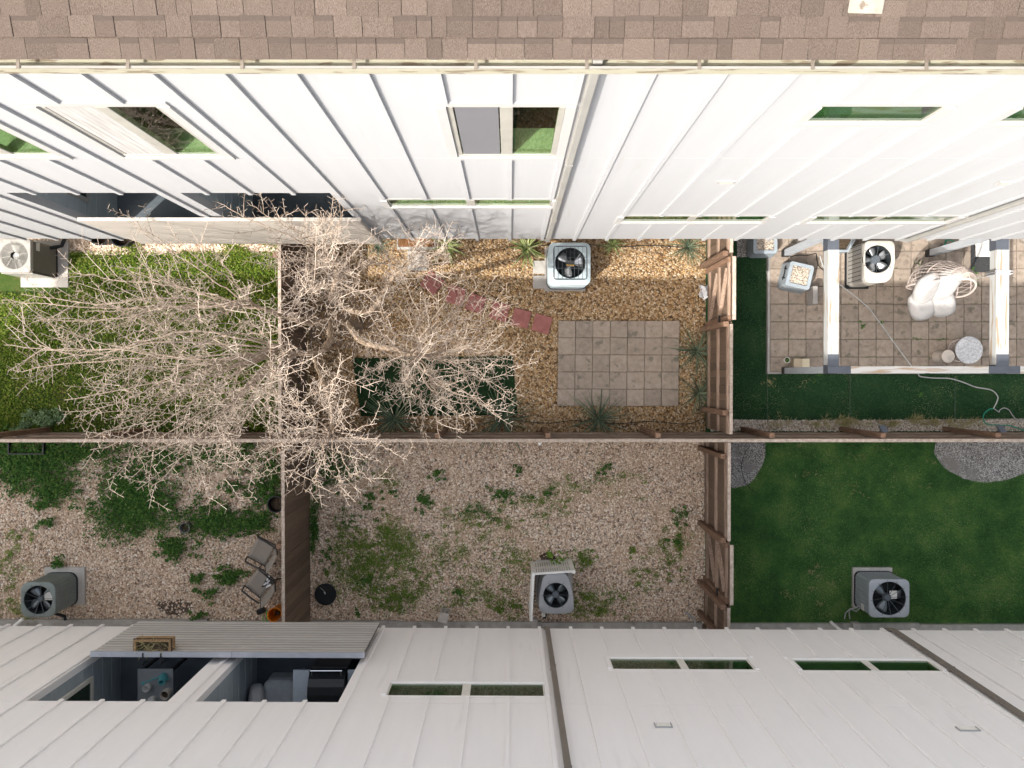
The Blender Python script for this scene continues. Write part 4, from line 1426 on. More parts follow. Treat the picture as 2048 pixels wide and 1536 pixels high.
def spurs(path, step, lmin, lmax, r):
    acc = RT.random() * step
    side = 1
    for i in range(len(path) - 1):
        a, b = path[i], path[i + 1]
        L = (b - a).length
        d = (b - a).normalized() if L > 1e-6 else Vector((0, 0, 1))
        while acc < L:
            p = a + d * acc
            side = -side
            ax = d.orthogonal().normalized()
            ax.rotate(Matrix.Rotation(RT.random() * 6.28, 3, d))
            # spurs mostly lie in the spreading plane of the branch
            flat = d.cross(Vector((0, 0, 1)))
            if flat.length > .1:
                ax = (flat.normalized() * side * 1.3 + ax * .8).normalized()
            q = (ax + d * RT.uniform(.2, .9)).normalized() * RT.uniform(lmin, lmax)
            twig([p, p + q], r, r * .75)
            acc += step * RT.uniform(.6, 1.5)
        acc -= L


def wander(p, d, L, n, jit, lift):
    out = [p]
    d = d.normalized()
    for i in range(n):
        d = (d + Vector((RT.gauss(0, jit), RT.gauss(0, jit), RT.gauss(0, jit * .8) + lift))).normalized()
        out.append(out[-1] + d * L / n)
    return out


for k, tips in TIPS.items():
    lp = limb_paths[k]
    for tp in tips:
        tip = G(*tp)
        # leave the limb at the place that suits the tip best
        best = min(range(len(lp) // 2, len(lp)), key=lambda i: (lp[i] - tip).length + .25 * abs(i - len(lp) * .85) / len(lp) + RT.random() * .5)
        a = lp[best]
        L = (tip - a).length
        mid1 = a.lerp(tip, .35) + Vector((RT.gauss(0, .06) * L * .5, RT.gauss(0, .06) * L * .5, .07 * L))
        mid2 = a.lerp(tip, .7) + Vector((RT.gauss(0, .05) * L * .5, RT.gauss(0, .05) * L * .5, .05 * L))
        path = smooth_path([a, mid1, mid2, tip], 6)
        for i in range(1, len(path) - 1):
            path[i] = path[i] + Vector((RT.gauss(0, .012), RT.gauss(0, .012), RT.gauss(0, .012)))
        r0 = .0075 + .0030 * L
        n = len(path)
        m = MB()
        m.tube(path, [r0 + (.0042 - r0) * (i / (n - 1)) ** .8 for i in range(n)], 5)
        m.build('branch', K['branch'], tree, smooth=True)
        spurs(path[n // 3:], .046, .04, .105, .0033)
        ns = int(2 + L * 1.75)
        for s in range(ns):
            t = .22 + .74 * (s + RT.random()) / ns
            i = min(int(t * (n - 1)), n - 2)
            p = path[i].lerp(path[i + 1], t * (n - 1) - i)
            d = (path[i + 1] - path[i]).normalized()
            f = d.cross(Vector((0, 0, 1)))
            f = f.normalized() if f.length > .1 else Vector((1, 0, 0))
            sd = (1 if s % 2 else -1)
            dd = d * RT.uniform(.55, 1.1) + f * sd * RT.uniform(.4, .9) + Vector((0, 0, RT.uniform(-.25, .45)))
            Ls = RT.uniform(.35, .62) * L * (1 - t) + RT.uniform(.14, .34)
            pth = wander(p, dd, Ls, max(3, int(Ls / .14)), .13, .01)
            twig(pth, .0042 + .0024 * Ls, .0031)
            spurs(pth, .050, .04, .095, .0031)
            nt = int(Ls / .28)
            for q in range(nt):
                tt = (q + RT.random()) / max(nt, 1)
                j = min(int(tt * (len(pth) - 1)), len(pth) - 2)
                d2 = (pth[j + 1] - pth[j]).normalized()
                f2 = d2.cross(Vector((0, 0, 1)))
                f2 = f2.normalized() if f2.length > .1 else Vector((1, 0, 0))
                d3 = d2 * RT.uniform(.5, 1.0) + f2 * (1 if q % 2 else -1) * RT.uniform(.5, 1.0) + Vector((0, 0, RT.uniform(-.4, .4)))
                L3 = RT.uniform(.10, .34)
                p3 = wander(pth[j], d3, L3, 3, .15, 0)
                twig(p3, .0038, .0029)
                spurs(p3, .06, .035, .08, .0029)
    # short shoots on the limbs themselves
    for q in range(26):
        i = RT.randrange(len(lp) // 3, len(lp))
        d = Vector((RT.gauss(0, 1), RT.gauss(0, 1), RT.uniform(0, 1.3)))
        p3 = wander(lp[i], d, RT.uniform(.15, .5), 4, .15, .02)
        twig(p3, .0062, .0042)
        spurs(p3, .05, .04, .10, .0046)
o = arr_mesh('twigs', TV, TF, K['twig'], tree)
o['kind'] = 'stuff'


# ================================================================== yuccas and agaves
def leaf_proto(name, L, w, droop, mat):
    m = MB()
    n = 5
    vs = []
    for i in range(n + 1):
        t = i / n
        ww = w * (1 - t ** 1.6) * (.75 + .5 * min(1, t * 3) * .5) + .0008
        x = L * t
        z = -droop * L * t * t
        vs += [(x, -ww / 2, z + ww * .25), (x, 0, z), (x, ww / 2, z + ww * .25)]
    fs = []
    for i in range(n):
        for k in range(2):
            fs.append((i * 3 + k, i * 3 + k + 1, i * 3 + 4 + k, i * 3 + 3 + k))
    m.add(vs, fs)
    return m.build(name, mat, None, local=True)


PLANTS = [
    ('agave_plant', (895, 494), 32, 'lt', 'yellow-green spiky plant at the wall between doorstep and blue-grey unit, nearer the doorstep'),
    ('agave_plant', (1053, 498), 34, 'lt', 'full yellow-green spiky rosette just left of the blue-grey air conditioner'),
    ('agave_plant', (1224, 490), 25, 'lt', 'small yellow-green spiky plant just right of the blue-grey air conditioner'),
    ('yucca_plant', (757, 495), 28, 'dk', 'grey-green narrow-leaved clump left of the doorstep under the balcony end'),
    ('yucca_plant', (1374, 494), 46, 'dk', 'wiry yucca at the white wall beside the right side fence'),
    ('yucca_plant', (1392, 703), 50, 'dk', 'dark arching yucca right of the paved pad, midway along the fence'),
    ('yucca_plant', (1397, 785), 46, 'dk', 'dark arching yucca in the corner right of the paved pad'),
    ('yucca_plant', (1196, 838), 56, 'dk', 'dark wide yucca below the paved pad by the back fence'),
    ('yucca_plant', (1004, 836), 62, 'dk', 'large dark yucca at the corner of the green turf mat by the back fence'),
    ('yucca_plant', (790, 838), 58, 'dk', 'dark sparse yucca below the green turf mat under the branches'),
]
lp_cache = {}
for nm, (px, py), rad, kind, lab in PLANTS:
    c = G(px, py)
    root = thing(nm, lab, 'plant', c, group='spiky plants around the golden gravel yard')
    rr = rad * 1.28 * CAMH / FPX
    n = 34 if kind == 'lt' else 58
    for i in range(n):
        v = R.randrange(3)
        key = (kind, v)
        if key not in lp_cache:
            if kind == 'lt':
                lp_cache[key] = (leaf_proto('leaf', 1.0, .085 + .02 * v, .12 + .1 * v, K['yucca_lt']), [True])
            else:
                lp_cache[key] = (leaf_proto('leaf', 1.0, .026 + .006 * v, .18 + .16 * v, K['yucca']), [True])
        src, fr = lp_cache[key]
        if fr[0]:
            o = src
            o.parent = root
            fr[0] = False
        else:
            o = inst(src, 'leaf', root)
        el = R.uniform(.15, 1.25) if kind == 'lt' else R.uniform(.25, 1.15)
        Ln = rr * R.uniform(.75, 1.15) * (1.0 if el < .7 else .95)
        o.location = (R.uniform(-.02, .02), R.uniform(-.02, .02), .02 + R.uniform(0, .05))
        o.rotation_euler = Euler((R.uniform(-.25, .25), -el, i * 2.399 + R.uniform(-.3, .3)), 'XYZ')
        o.scale = (Ln, Ln, Ln)


# ================================================================== air conditioners
def rrect(w, d, r, n=48):
    """rounded rectangle, counter-clockwise, n points"""
    out = []
    cx, cy = w / 2 - r, d / 2 - r
    for q, (sx, sy) in enumerate(((1, 1), (-1, 1), (-1, -1), (1, -1))):
        for i in range(n // 4):
            a = (q + i / (n // 4 - 1)) * math.pi / 2
            out.append((sx * cx + r * math.cos(a), sy * cy + r * math.sin(a)))
    return out


def dense(poly, n=56, soft=2):
    """resample a closed polygon to n points and soften its corners"""
    P_ = [Vector(p) for p in poly]
    L = [(P_[(i + 1) % len(P_)] - P_[i]).length for i in range(len(P_))]
    T = sum(L)
    out = []
    for k in range(n):
        t = T * k / n
        i = 0
        while t > L[i]:
            t -= L[i]
            i += 1
        out.append(P_[i].lerp(P_[(i + 1) % len(P_)], t / L[i]))
    for _ in range(soft):
        out = [(out[i - 1] + out[i] * 2 + out[(i + 1) % n]) / 4 for i in range(n)]
    return [(p.x, p.y) for p in out]


def ac_unit(label, c, h, outline, hole, hr, m_cab, m_top, m_blade, m_hub, nb=3, b0=0.0, ribs='v', guard=('rings', 5), gmat=None, pad=None, pad_mat=None, side=None, base=None, hubr=.055, bw=.9):
    """c: centre on the ground; outline: top outline (local); base: outline at the foot if it differs; hole: fan centre (local)"""
    root = thing('air_conditioner', label, 'air conditioner', (c[0], c[1], 0), group='outdoor air conditioners in the yards')
    z0 = .07
    if pad:
        p = MB()
        x0, y0, x1, y1, ph = pad
        p.box(x0, y0, -.02, x1, y1, ph)
        p.build('base_pad', pad_mat or K['concrete_lt'], root, bevel=.006, local=True)
        z0 = ph + .003
    outline = dense(outline, 96, 0)
    base = dense(base, 96, 0) if base else outline
    n = len(outline)
    rings = []
    if ribs == 'h':
        nr = 26
        for i in range(nr * 2 + 1):
            t = i / (nr * 2)
            z = z0 + .03 + (h - .09 - z0) * t
            k = .975 if i % 2 else .955
            rings.append([((base[j][0] * (1 - t) + outline[j][0] * t) * k, (base[j][1] * (1 - t) + outline[j][1] * t) * k, z) for j in range(n)])
    else:
        for t in (0, .02, .98, 1):
            z = z0 + .03 + (h - .09 - z0) * t
            k0 = .99 if t in (0, 1) else .97
            rings.append([((base[j][0] * (1 - t) + outline[j][0] * t) * (k0 if t in (0, 1) or j % 2 or ribs != 'v' else .945), (base[j][1] * (1 - t) + outline[j][1] * t) * (k0 if t in (0, 1) or j % 2 or ribs != 'v' else .945), z) for j in range(n)])
    cb = MB()
    cb.loft(rings, cap1=False)
    cab = cb.build('cabinet', m_cab, root, local=True)
    bs = MB()
    bs.loft([[(p[0] * 1.0, p[1] * 1.0, z) for p in base] for z in (z0, z0 + .04)])
    bs.build('foot_rim', K['black_metal'], root, local=True)
    # top cover with its round opening
    ang = [math.atan2(p[1] - hole[1], p[0] - hole[0]) for p in outline]
    circ = lambda r, z: [(hole[0] + r * math.cos(a), hole[1] + r * math.sin(a), z) for a in ang]
    tp = MB()
    tp.loft([[(p[0] * s, p[1] * s, z) for p in outline] for s, z in ((.985, h - .085), (1.0, h - .075), (1.0, h - .022), (.992, h - .008), (.965, h))] + [circ(hr + .012, h + .004), circ(hr, h + .001), circ(hr - .006, h - .05)], cap0=False, cap1=False)
    tp.build('top_cover', m_top, root, smooth=True, local=True)
    wl = MB()
    wl.lathe([(hr - .004, h - .01), (hr - .02, h - .12), (hr - .02, h - .32)], (hole[0], hole[1], 0), 32, cap0=False)
    wl.build('fan_well', K['well'], root, local=True)
    for k in range(nb):
        b = MB()
        a0 = b0 + 2 * math.pi * k / nb
        rows = []
        for i in range(6):
            r = hubr * .8 + (hr * .90 - hubr * .8) * i / 5
            half = bw * (.30 + .22 * math.sin(math.pi * (.25 + .6 * i / 5)))
            rows.append([(hole[0] + r * math.cos(a0 + s * half), hole[1] + r * math.sin(a0 + s * half), h - .13 + s * .05 * (r / hr) + .012 * (1 - s * s)) for s in (-1, -.4, .3, 1)])
        vs = [p for r_ in rows for p in r_]
        b.add(vs, [(i * 4 + j, i * 4 + j + 1, i * 4 + 5 + j, i * 4 + 4 + j) for i in range(5) for j in range(3)])
        bo = b.build('fan_blade', m_blade, root, smooth=True, local=True)
        so = bo.modifiers.new('thick', 'SOLIDIFY')
        so.thickness = .004
    hb = MB()
    hb.lathe([(hubr, h - .16), (hubr, h - .075), (hubr * .92, h - .065), (.004, h - .062)], (hole[0], hole[1], 0), 20)
    hb.build('fan_hub', m_hub, root, smooth=True, local=True)
    gm = gmat or K['wire']
    g = MB()
    gz_ = h + .008
    if guard[0] == 'rings':
        for k in range(guard[1]):
            r = hubr * .9 + (hr + .004 - hubr * .9) * (k + 1) / guard[1]
            g.tube([(hole[0] + r * math.cos(2 * math.pi * i / 36), hole[1] + r * math.sin(2 * math.pi * i / 36), gz_) for i in range(37)], .0032, 4, caps=False)
        for k in range(8):
            a = 2 * math.pi * k / 8 + .2
            g.tube([(hole[0] + hubr * .8 * math.cos(a), hole[1] + hubr * .8 * math.sin(a), gz_ + .006), (hole[0] + (hr + .02) * math.cos(a), hole[1] + (hr + .02) * math.sin(a), gz_)], .0036, 4)
    elif guard[0] == 'grid':
        w2 = guard[1] / 2
        d2 = guard[2] / 2
        for k in range(9):
            x = -w2 + 2 * w2 * k / 8
            g.tube([(hole[0] + x, hole[1] - d2, gz_), (hole[0] + x, hole[1] + d2, gz_)], .0042, 4)
        for k in range(4):
            y = -d2 + 2 * d2 * k / 3
            g.tube([(hole[0] - w2, hole[1] + y, gz_ + .007), (hole[0] + w2, hole[1] + y, gz_ + .007)], .0042, 4)
        q = rrect(guard[1] + .02, guard[2] + .02, .06, 40)
        g.tube([(hole[0] + p[0], hole[1] + p[1], gz_) for p in q + q[:1]], .006, 5, caps=False)
    else:
        for k in range(guard[1]):
            a = 2 * math.pi * k / guard[1] + guard[2]
            g.tube([(hole[0] + hubr * .6 * math.cos(a), hole[1] + hubr * .6 * math.sin(a), gz_ - .07), (hole[0] + hr * .95 * math.cos(a), hole[1] + hr * .95 * math.sin(a), gz_ - .01), (hole[0] + (hr + .035) * math.cos(a), hole[1] + (hr + .035) * math.sin(a), gz_ + .002)], .0048, 4)
    g.build('fan_guard', gm, root, local=True)
    return root


def at_top(px, py, z):
    p = G(px, py, z)
    return (p.x, p.y)


# cream unit, far left under the north wall
H = .98
c = at_top(28, 511, H)
u = ac_unit('cream air conditioner with round ringed grille on a wide concrete pad, top left', c, H, rrect(.61, .62, .07), (0, 0), .245, K['ac_olive'], K['ac_cream'], K['hub_white'], K['hub_white'], nb=2, b0=4.9, ribs='h', guard=('rings', 17), gmat=K['wire_lt'],
            hubr=.062, bw=.75, pad=(-.42, -.48, .50, .42, .07))
m = MB()
m.box(-.29, -.318, .12, .29, -.303, H - .09)
m.build('front_panel', K['ac_cream'], u, local=True, bevel=.004)
m = MB()
m.box(.298, .12, .70, .312, .27, .80)
m.build('sticker', K['sticker'], u, local=True)
m = MB()
m.tube([(.30, .24, .32), (.38, .26, .30), (.44, .30, .18), (.47, .46, .12), (.48, .70, .14)], .036, 8)
m.build('pipe', K['insul'], u, local=True, smooth=True)

# blue-grey unit by the wall, golden gravel yard
H = .76
c = at_top(1139, 528, H)
u = ac_unit('blue-grey square air conditioner with wire grille and three pale blades by the downspout', c, H, rrect(.79, .80, .12), (.015, .02), .285, K['ac_blue'], K['ac_blue'], K['blade'], K['hub'], nb=3, b0=.25, ribs='h', guard=('grid', .60, .60),
            pad=(-.43, -.43, .36, .42, .05), pad_mat=K['slab_grey'], hubr=.07, bw=1.0)
m = MB()
m.box(-.06, -.055, H + .018, .085, .055, H + .024)
lab_o = m.build('label_plate', K['label'], u, local=True)
fc = bpy.data.curves.new('lettering', 'FONT')
fc.body = 'Amana'
fc.size = .052
fc.extrude = .0008
fc.align_x = 'CENTER'
fc.align_y = 'CENTER'
fo = bpy.data.objects.new('lettering', fc)
C.objects.link(fo)
fo.parent = lab_o
fo.location = (.0125, -.022, H + .026)
fc.materials.append(K['yellow'])
bpy.context.view_layer.update()
me_t = bpy.data.meshes.new_from_object(fo.evaluated_get(bpy.context.evaluated_depsgraph_get()))
bpy.data.objects.remove(fo, do_unlink=True)
me_t.name = 'lettering'
fo = bpy.data.objects.new('lettering', me_t)
C.objects.link(fo)
fo.parent = lab_o
fo.location = (.0125, -.022, H + .026)
if not me_t.materials:
    me_t.materials.append(K['yellow'])
m = MB()
m.tube([(.09, .05, H + .02), (.20, .19, H + .02)], .011, 8)
m.build('blade_pin', K['chrome'], u, local=True)

# beige unit on the patio, part side panel with slots
H = .96
c0 = G(1757, 524, H)
x0, x1 = G(1729.6, 524, H).x - c0.x, G(1791, 524, H).x - c0.x
yt, yb = G(1757, 481, H).y - c0.y, G(1757, 566, H).y - c0.y
oc = dense([(x0, yb + .07), (x0 + .05, yb), (x1 - .16, yb + .01), (x1 - .06, yb + .10), (x1, 0), (x1 - .01, yt - .05), (x1 - .05, yt), (x0 + .03, yt), (x0, yt - .05)], 60, 2)
u = ac_unit('beige air conditioner with five silver blades and slotted side on the patio', (c0.x, c0.y), H, oc, (-.015, .055), .255, K['ac_beige'], K['ac_beige'], K['blade'], K['hub'], nb=5, b0=.5, ribs='n', guard=('spokes', 6, .45), pad=(x0 - .02, yb - .02, x1 - .12, yt + .05, .10),
            pad_mat=K['black'], hubr=.085, bw=.85)
for k in range(9):
    m = MB()
    y = yb + .08 + (yt - yb - .14) * k / 8
    m.box(x0 - .006, y, .22, x0 + .012, y + .012, H - .16)
    m.build('side_slot', K['well'], u, local=True)
m = MB()
m.box(x0 - .004, yb + .05, .15, x0 + .02, yt - .03, H - .12)
m.build('side_panel', K['ac_cream'], u, local=True, bevel=.004)

# green-grey unit, lower left
H = .86
c = at_top(76, 1200, H)
u = ac_unit('green-grey ribbed air conditioner on a pale pad in the lower left yard', c, H, rrect(.65, .66, .16, 64), (0, .0), .265, K['ac_green'], K['ac_green'], K['blade_dark'], K['hub'], nb=4, b0=.6, ribs='v', guard=('spokes', 10, .1), pad=(-.33, -.31, .45, .42, .06), hubr=.05, bw=.85)
m = MB()
m.box(.06, -.03, H - .115, .20, .12, H - .108)
m.build('paper_scrap', K['sticker'], u, local=True)
m = MB()
m.tube([(-.05, -.30, .3), (.0, -.42, .28), (.08, -.52, .10), (.10, -.60, .10)], .03, 8)
m.build('pipe', K['insul'], u, local=True, smooth=True)

# grey unit behind the white picket screen
H = .93
c0 = G(1112, 1191, H)
x0, x1 = G(1077, 1190, H).x - c0.x, G(1149, 1190, H).x - c0.x
yt, yb = G(1112, 1146, H).y - c0.y, G(1112, 1229, H).y - c0.y
oc = dense([(x0, yb + .10), (x0 + .06, yb + .02), (0, yb), (x1 - .06, yb + .02), (x1, yb + .08), (x1 - .02, .0), (x1 - .10, yt - .08), (x1 - .18, yt), (x0 + .18, yt), (x0 + .08, yt - .08), (x0 + .01, 0)], 60, 2)
ob = [(p[0] * 1.12 + (.02 if p[0] > 0 else -.0), p[1] * 1.02) for p in oc]
u = ac_unit('grey air conditioner with black fan behind the low white picket screen', (c0.x, c0.y), H, oc, (0, 0), .235, K['ac_grey'], K['ac_grey'], K['blade_dark'], K['hub'], nb=4, b0=-.9, ribs='n', guard=('spokes', 6, .0), pad=(x0 - .02, yb - .03, x1 + .03, yt + .04, .06), hubr=.065, bw=.9)
m = MB()
m.tube([(-.08, yb + .02, .3), (-.10, yb - .10, .26), (-.16, yb - .18, .14), (-.18, yb - .30, .10)], .034, 8)
m.build('pipe', K['insul'], u, local=True, smooth=True)
m = MB()
m.tube([(-.20, yb - .10, .16), (-.20, yb - .20, .14), (-.19, yb - .26, .12)], .042, 8)
m.build('pipe_wrap', K['pvc'], u, local=True, smooth=True)

# steel-grey unit on the right lawn
H = .74
c = at_top(1778.6, 1197, H)
u = ac_unit('steel-grey square air conditioner standing on the right lawn', c, H, rrect(.765, .72, .11, 64), (0, 0), .315, K['ac_steel'], K['ac_steel'], K['blade_dark'], K['hub'], nb=3, b0=.15, ribs='v', guard=('spokes', 12, .1), pad=(-.40, -.36, .37, .42, .06), hubr=.07, bw=.8)
m = MB()
m.box(.05, -.03, H - .105, .19, .12, H - .098)
m.build('paper_scrap', K['sticker'], u, local=True)
m = MB()
for dx in (0, .07):
    m.tube([(-.34, -.24 - dx, .25), (-.42, -.30 - dx, .28), (-.52, -.34, .22), (-.55 + dx, -.46, .08), (-.56 + dx * 1.5, -.58, .06)], .012, 6)
m.build('cable', K['pvc_grey'], u, local=True, smooth=True)
m = MB()
m.box(-.382, -.30, .40, -.376, -.18, .52)
m.build('sticker', K['sticker'], u, local=True)

# ------------------------------------------------------------------ white picket screen round the grey unit
A0, A1 = G(1064, 1126, .05), G(1140, 1121, .05)
scr = thing('picket_screen', 'low white plastic picket screen on two sides of the grey unit', 'screen', A0)
dirx = (A1 - A0).normalized()
diry = Vector((dirx.y, -dirx.x, 0)) * 1
corner = Vector((A0.x, A0.y, 0))
east = corner + dirx * (A1 - A0).length
southp = corner + (G(1060, 1206, .05) - corner) * 1.06
southp.z = 0
for (p, q, n) in ((corner, east, 17), (corner, southp, 17)):
    d = (q - p).normalized()
    L = (q - p).length
    nrm = Vector((-d.y, d.x, 0))
    for z in (.07, .50, .94):
        m = MB()
        m.bar(p + Vector((0, 0, z)), q + Vector((0, 0, z)), .03, .06)
        m.build('rail', K['pvc'], scr)
    for k in range(n + 1):
        c = p + d * (L * (k + .0) / n)
        m = MB()
        m.bar(c + nrm * .021 + Vector((0, 0, .03)), c + nrm * .021 + Vector((0, 0, .97)), .032, .012, up=tuple(nrm))
        m.build('slat', K['pvc'], scr)
for p in (corner, east, southp):
    m = MB()
    m.bar(p + Vector((0, 0, 0)), p + Vector((0, 0, 1.0)), .06, .06)
    m.build('post', K['pvc'], scr, bevel=.006)
hole_c = G(1097, 1113)
sheet('soil_hole', blob(1095, 1114, 16, 9, 18, .2), .004, K['soil'])
b_ = thing('leafy_weed', 'bright green leafy weed growing through the white picket screen', 'plant', hole_c)
leaves('leaf_cluster', patch_pts([(1110, 1108, 14, 10, 60), (1113, 1122, 12, 12, 50), (1083, 1128, 14, 4, 30), (1100, 1128, 8, 4, 20), (1142, 1122, 7, 10, 26), (1132, 1127, 6, 5, 14)], .08), (.035, .075), M_island('bright_leaf', [(0, (.09, .20, .02)), (1, (.19, .32, .05))], trans=.35), (0, .7), .7, (0, .35), 'stuff', b_)

# ================================================================== pergola
BZ = 2.72
per = thing('pergola', 'open white timber pergola with dark metal corner brackets over the patio', 'pergola', G(1667, 739, 0))


def bx(name, px0, py0, px1, py1, z0, z1, mat, parent, bev=.004, ztop=None):
    a, b = G(px0, py0, ztop or z1), G(px1, py1, ztop or z1)
    m = MB()
    m.box(a.x, b.y, z0, b.x, a.y, z1)
    return m.build(name, mat, parent, bevel=bev)


bx('beam', 1656.5, 440, 1677.5, 730, BZ - .19, BZ, K['beam_y'], per)
bx('beam', 1993.5, 440, 2017.5, 730, BZ - .19, BZ, K['beam_y'], per)
bx('beam', 1680, 732.5, 2300, 746.5, BZ - .19, BZ - .002, K['beam_x'], per)
bx('beam', 1650, 440, 2300, 454, BZ - .19, BZ - .002, K['beam_x'], per)
for (x0, x1, e) in ((1655.8, 1678.2, 1702), (1992.8, 2018.2, 2041)):
    bx('bracket', x0, 708.5, x1, 732, BZ - .20, BZ + .006, K['slate'], per)
    bx('bracket', x0 if x0 < 1700 else 1978, 732.1, e, 747.2, BZ - .201, BZ + .005, K['slate'], per)
    bx('bracket', x0, 470, x1, 499.5, BZ - .20, BZ + .006, K['slate'], per)
    xc = (x0 + x1) / 2
    for y0, y1 in ((732.8, 746.4), (457, 471)):
        top = G(xc, (y0 + y1) / 2, BZ - .2)
        m = MB()
        m.box(top.x - .058, top.y - .058, PZ + .16, top.x + .058, top.y + .058, BZ - .42)
        m.build('post', K['post_grey'], per, bevel=.005)
        m = MB()
        m.box(top.x - .066, top.y - .066, PZ + .005, top.x + .066, top.y + .066, PZ + .165)
        m.build('post_base', K['black_metal'], per, bevel=.004)
        m = MB()
        m.box(top.x - .066, top.y - .066, BZ - .43, top.x + .066, top.y + .066, BZ - .202)
        m.build('post_bracket', K['black_metal'], per, bevel=.004)

# hanging hook plate on the right beam, chain to the egg chair
hb = G(2005, 545, BZ)
hk = thing('beam_hook', 'grey bolted hook plate round the right pergola beam, holding the egg chair', 'hook', (hb.x, hb.y, BZ))
m = MB()
m.box(hb.x - .105, hb.y - .04, BZ + .002, hb.x + .105, hb.y + .04, BZ + .014)
m.box(hb.x - .115, hb.y - .035, BZ - .24, hb.x - .106, hb.y + .035, BZ + .012)
m.box(hb.x + .106, hb.y - .035, BZ - .24, hb.x + .115, hb.y + .035, BZ + .012)
m.box(hb.x - .115, hb.y - .04, BZ - .26, hb.x + .115, hb.y + .04, BZ - .24)
m.build('plate', K['cap_metal'], hk)
m = MB()
for sx in (-1, 1):
    for sy in (-1, 1):
        m.lathe([(.011, BZ - .27), (.011, BZ + .045), (.004, BZ + .048)], (hb.x + sx * .135, hb.y + sy * .022, 0), 8)
        m.box(hb.x + sx * .112, hb.y + sy * .022 - .01, BZ - .01, hb.x + sx * .14, hb.y + sy * .022 + .01, BZ + .006)
m.build('bolts', K['chrome'], hk)

ec = Vector((7.82, 1.60, 0))
egg = thing('egg_chair', 'hanging rose-white wicker egg chair with puffy white cushions', 'chair', ec)
top = Vector((7.93, 1.665, 1.92))
m = MB()
links = 15
a, b = top + Vector((0, 0, .02)), Vector((hb.x, hb.y, BZ - .27))
for k in range(links):
    p, q = a.lerp(b, k / links), a.lerp(b, (k + 1.25) / links)
    off = Vector((.012, 0, 0)) if k % 2 else Vector((0, .012, 0))
    m.tube([p - off, q - off], .005, 4)
    m.tube([p + off, q + off], .005, 4)
m.build('chain', K['wire_lt'], egg)
EC, ER = Vector((7.81, 1.62, 1.17)), Vector((.47, .47, .72))
open_dir = math.radians(-103)


def eggp(th, ph, s=1.0):
    """th: angle round, ph: -90..90 degrees up; the shell narrows towards the hanging ring"""
    k = math.cos(ph) * (1 - .22 * math.sin(ph))
    q = EC + Vector((ER.x * k * math.cos(th), ER.y * k * math.sin(th), ER.z * math.sin(ph))) * s
    t = max(0, math.sin(ph))
    return q + (top - Vector((EC.x, EC.y, EC.z + ER.z))) * t ** 2


half = math.radians(97)
back_dir = open_dir + math.pi
for s in (-1, 1):
    m = MB()
    m.tube([eggp(back_dir + s * half, math.radians(p)) for p in range(-86, 91, 8)], .019, 7)
    m.build('rim', K['wicker'], egg, smooth=True)
m = MB()
for k in range(19):
    t = -half + 2 * half * k / 18
    for tw in (-.5, .5):
        m.tube([eggp(back_dir + max(-half, min(half, t + tw * (p + 86) / 172)), math.radians(p)) for p in range(-86, 90, 11)], .0045, 4)
for p in (-60, -25, 15, 50, 70):
    m.tube([eggp(back_dir - half + 2 * half * i / 20, math.radians(p)) for i in range(21)], .008, 5)
m.build('wicker_shell', K['wicker'], egg)


def puff(mb, c, size, rot, n=18, rings=12, pw=.72):
    rr = []
    for i in range(1, rings):
        ph = -math.pi / 2 + math.pi * i / rings
        row = []
        for j in range(n):
            th = 2 * math.pi * j / n
            x, y, z = math.cos(ph) * math.cos(th), math.cos(ph) * math.sin(th), math.sin(ph)
            v = Vector((math.copysign(abs(x) ** pw, x), math.copysign(abs(y) ** pw, y), z * (1 - .45 * math.exp(-(x * x + y * y) * 30))))
            row.append(Vector(c) + rot @ Vector((v.x * size[0], v.y * size[1], v.z * size[2])))
        rr.append(row)
    mb.loft(rr)


rz = Matrix.Rotation(math.radians(12), 3, 'Z')
m = MB()
puff(m, (7.61, 1.30, .84), (.24, .27, .15), rz @ Matrix.Rotation(.10, 3, 'Y'))
puff(m, (7.99, 1.36, .84), (.24, .27, .15), rz @ Matrix.Rotation(-.10, 3, 'Y'))
m.build('seat_cushion', K['cushion'], egg, smooth=True)
m = MB()
puff(m, (7.54, 1.58, 1.16), (.23, .42, .15), rz @ Matrix.Rotation(.25, 3, 'Z') @ Matrix.Rotation(math.radians(58), 3, 'X'))
puff(m, (7.87, 1.65, 1.18), (.23, .42, .15), rz @ Matrix.Rotation(-.2, 3, 'Z') @ Matrix.Rotation(math.radians(58), 3, 'X'))
m.build('back_cushion', K['cushion'], egg, smooth=True)

# low round table, ceramic stool
tz = .46
p = G(1938.5, 700, tz)
tb = thing('round_table', 'round white woven-top table on a wicker foot by the front beam', 'table', (p.x, p.y, PZ))
m = MB()
m.lathe([(.255, tz - .035), (.262, tz - .02), (.258, tz), (.01, tz + .001)], (p.x, p.y, 0), 40)
m.build('table_top', K['woven'], tb, smooth=True)
m = MB()
for k in range(26):
    a = 2 * math.pi * k / 26
    for s in (-1, 1):
        m.tube([(p.x + (.21 - .05 * math.sin(math.pi * t)) * math.cos(a + s * t * .9), p.y + (.21 - .05 * math.sin(math.pi * t)) * math.sin(a + s * t * .9), PZ + .01 + (tz - .05 - PZ) * t) for t in (0, .25, .5, .75, 1)], .006, 4)
m.tube([(p.x + .21 * math.cos(2 * math.pi * k / 30), p.y + .21 * math.sin(2 * math.pi * k / 30), PZ + .012) for k in range(31)], .011, 6)
m.build('wicker_foot', K['wicker'], tb)
p = G(1896.6, 712.6, .47)
st = thing('garden_stool', 'beige hourglass stool with bits of dried petals on top', 'stool', (p.x, p.y, PZ))
m = MB()
m.lathe([(.118, PZ + .002), (.122, PZ + .05), (.095, PZ + .14), (.078, PZ + .20), (.095, PZ + .27), (.124, .445), (.126, .462), (.118, .47), (.01, .47)], (p.x, p.y, 0), 32)
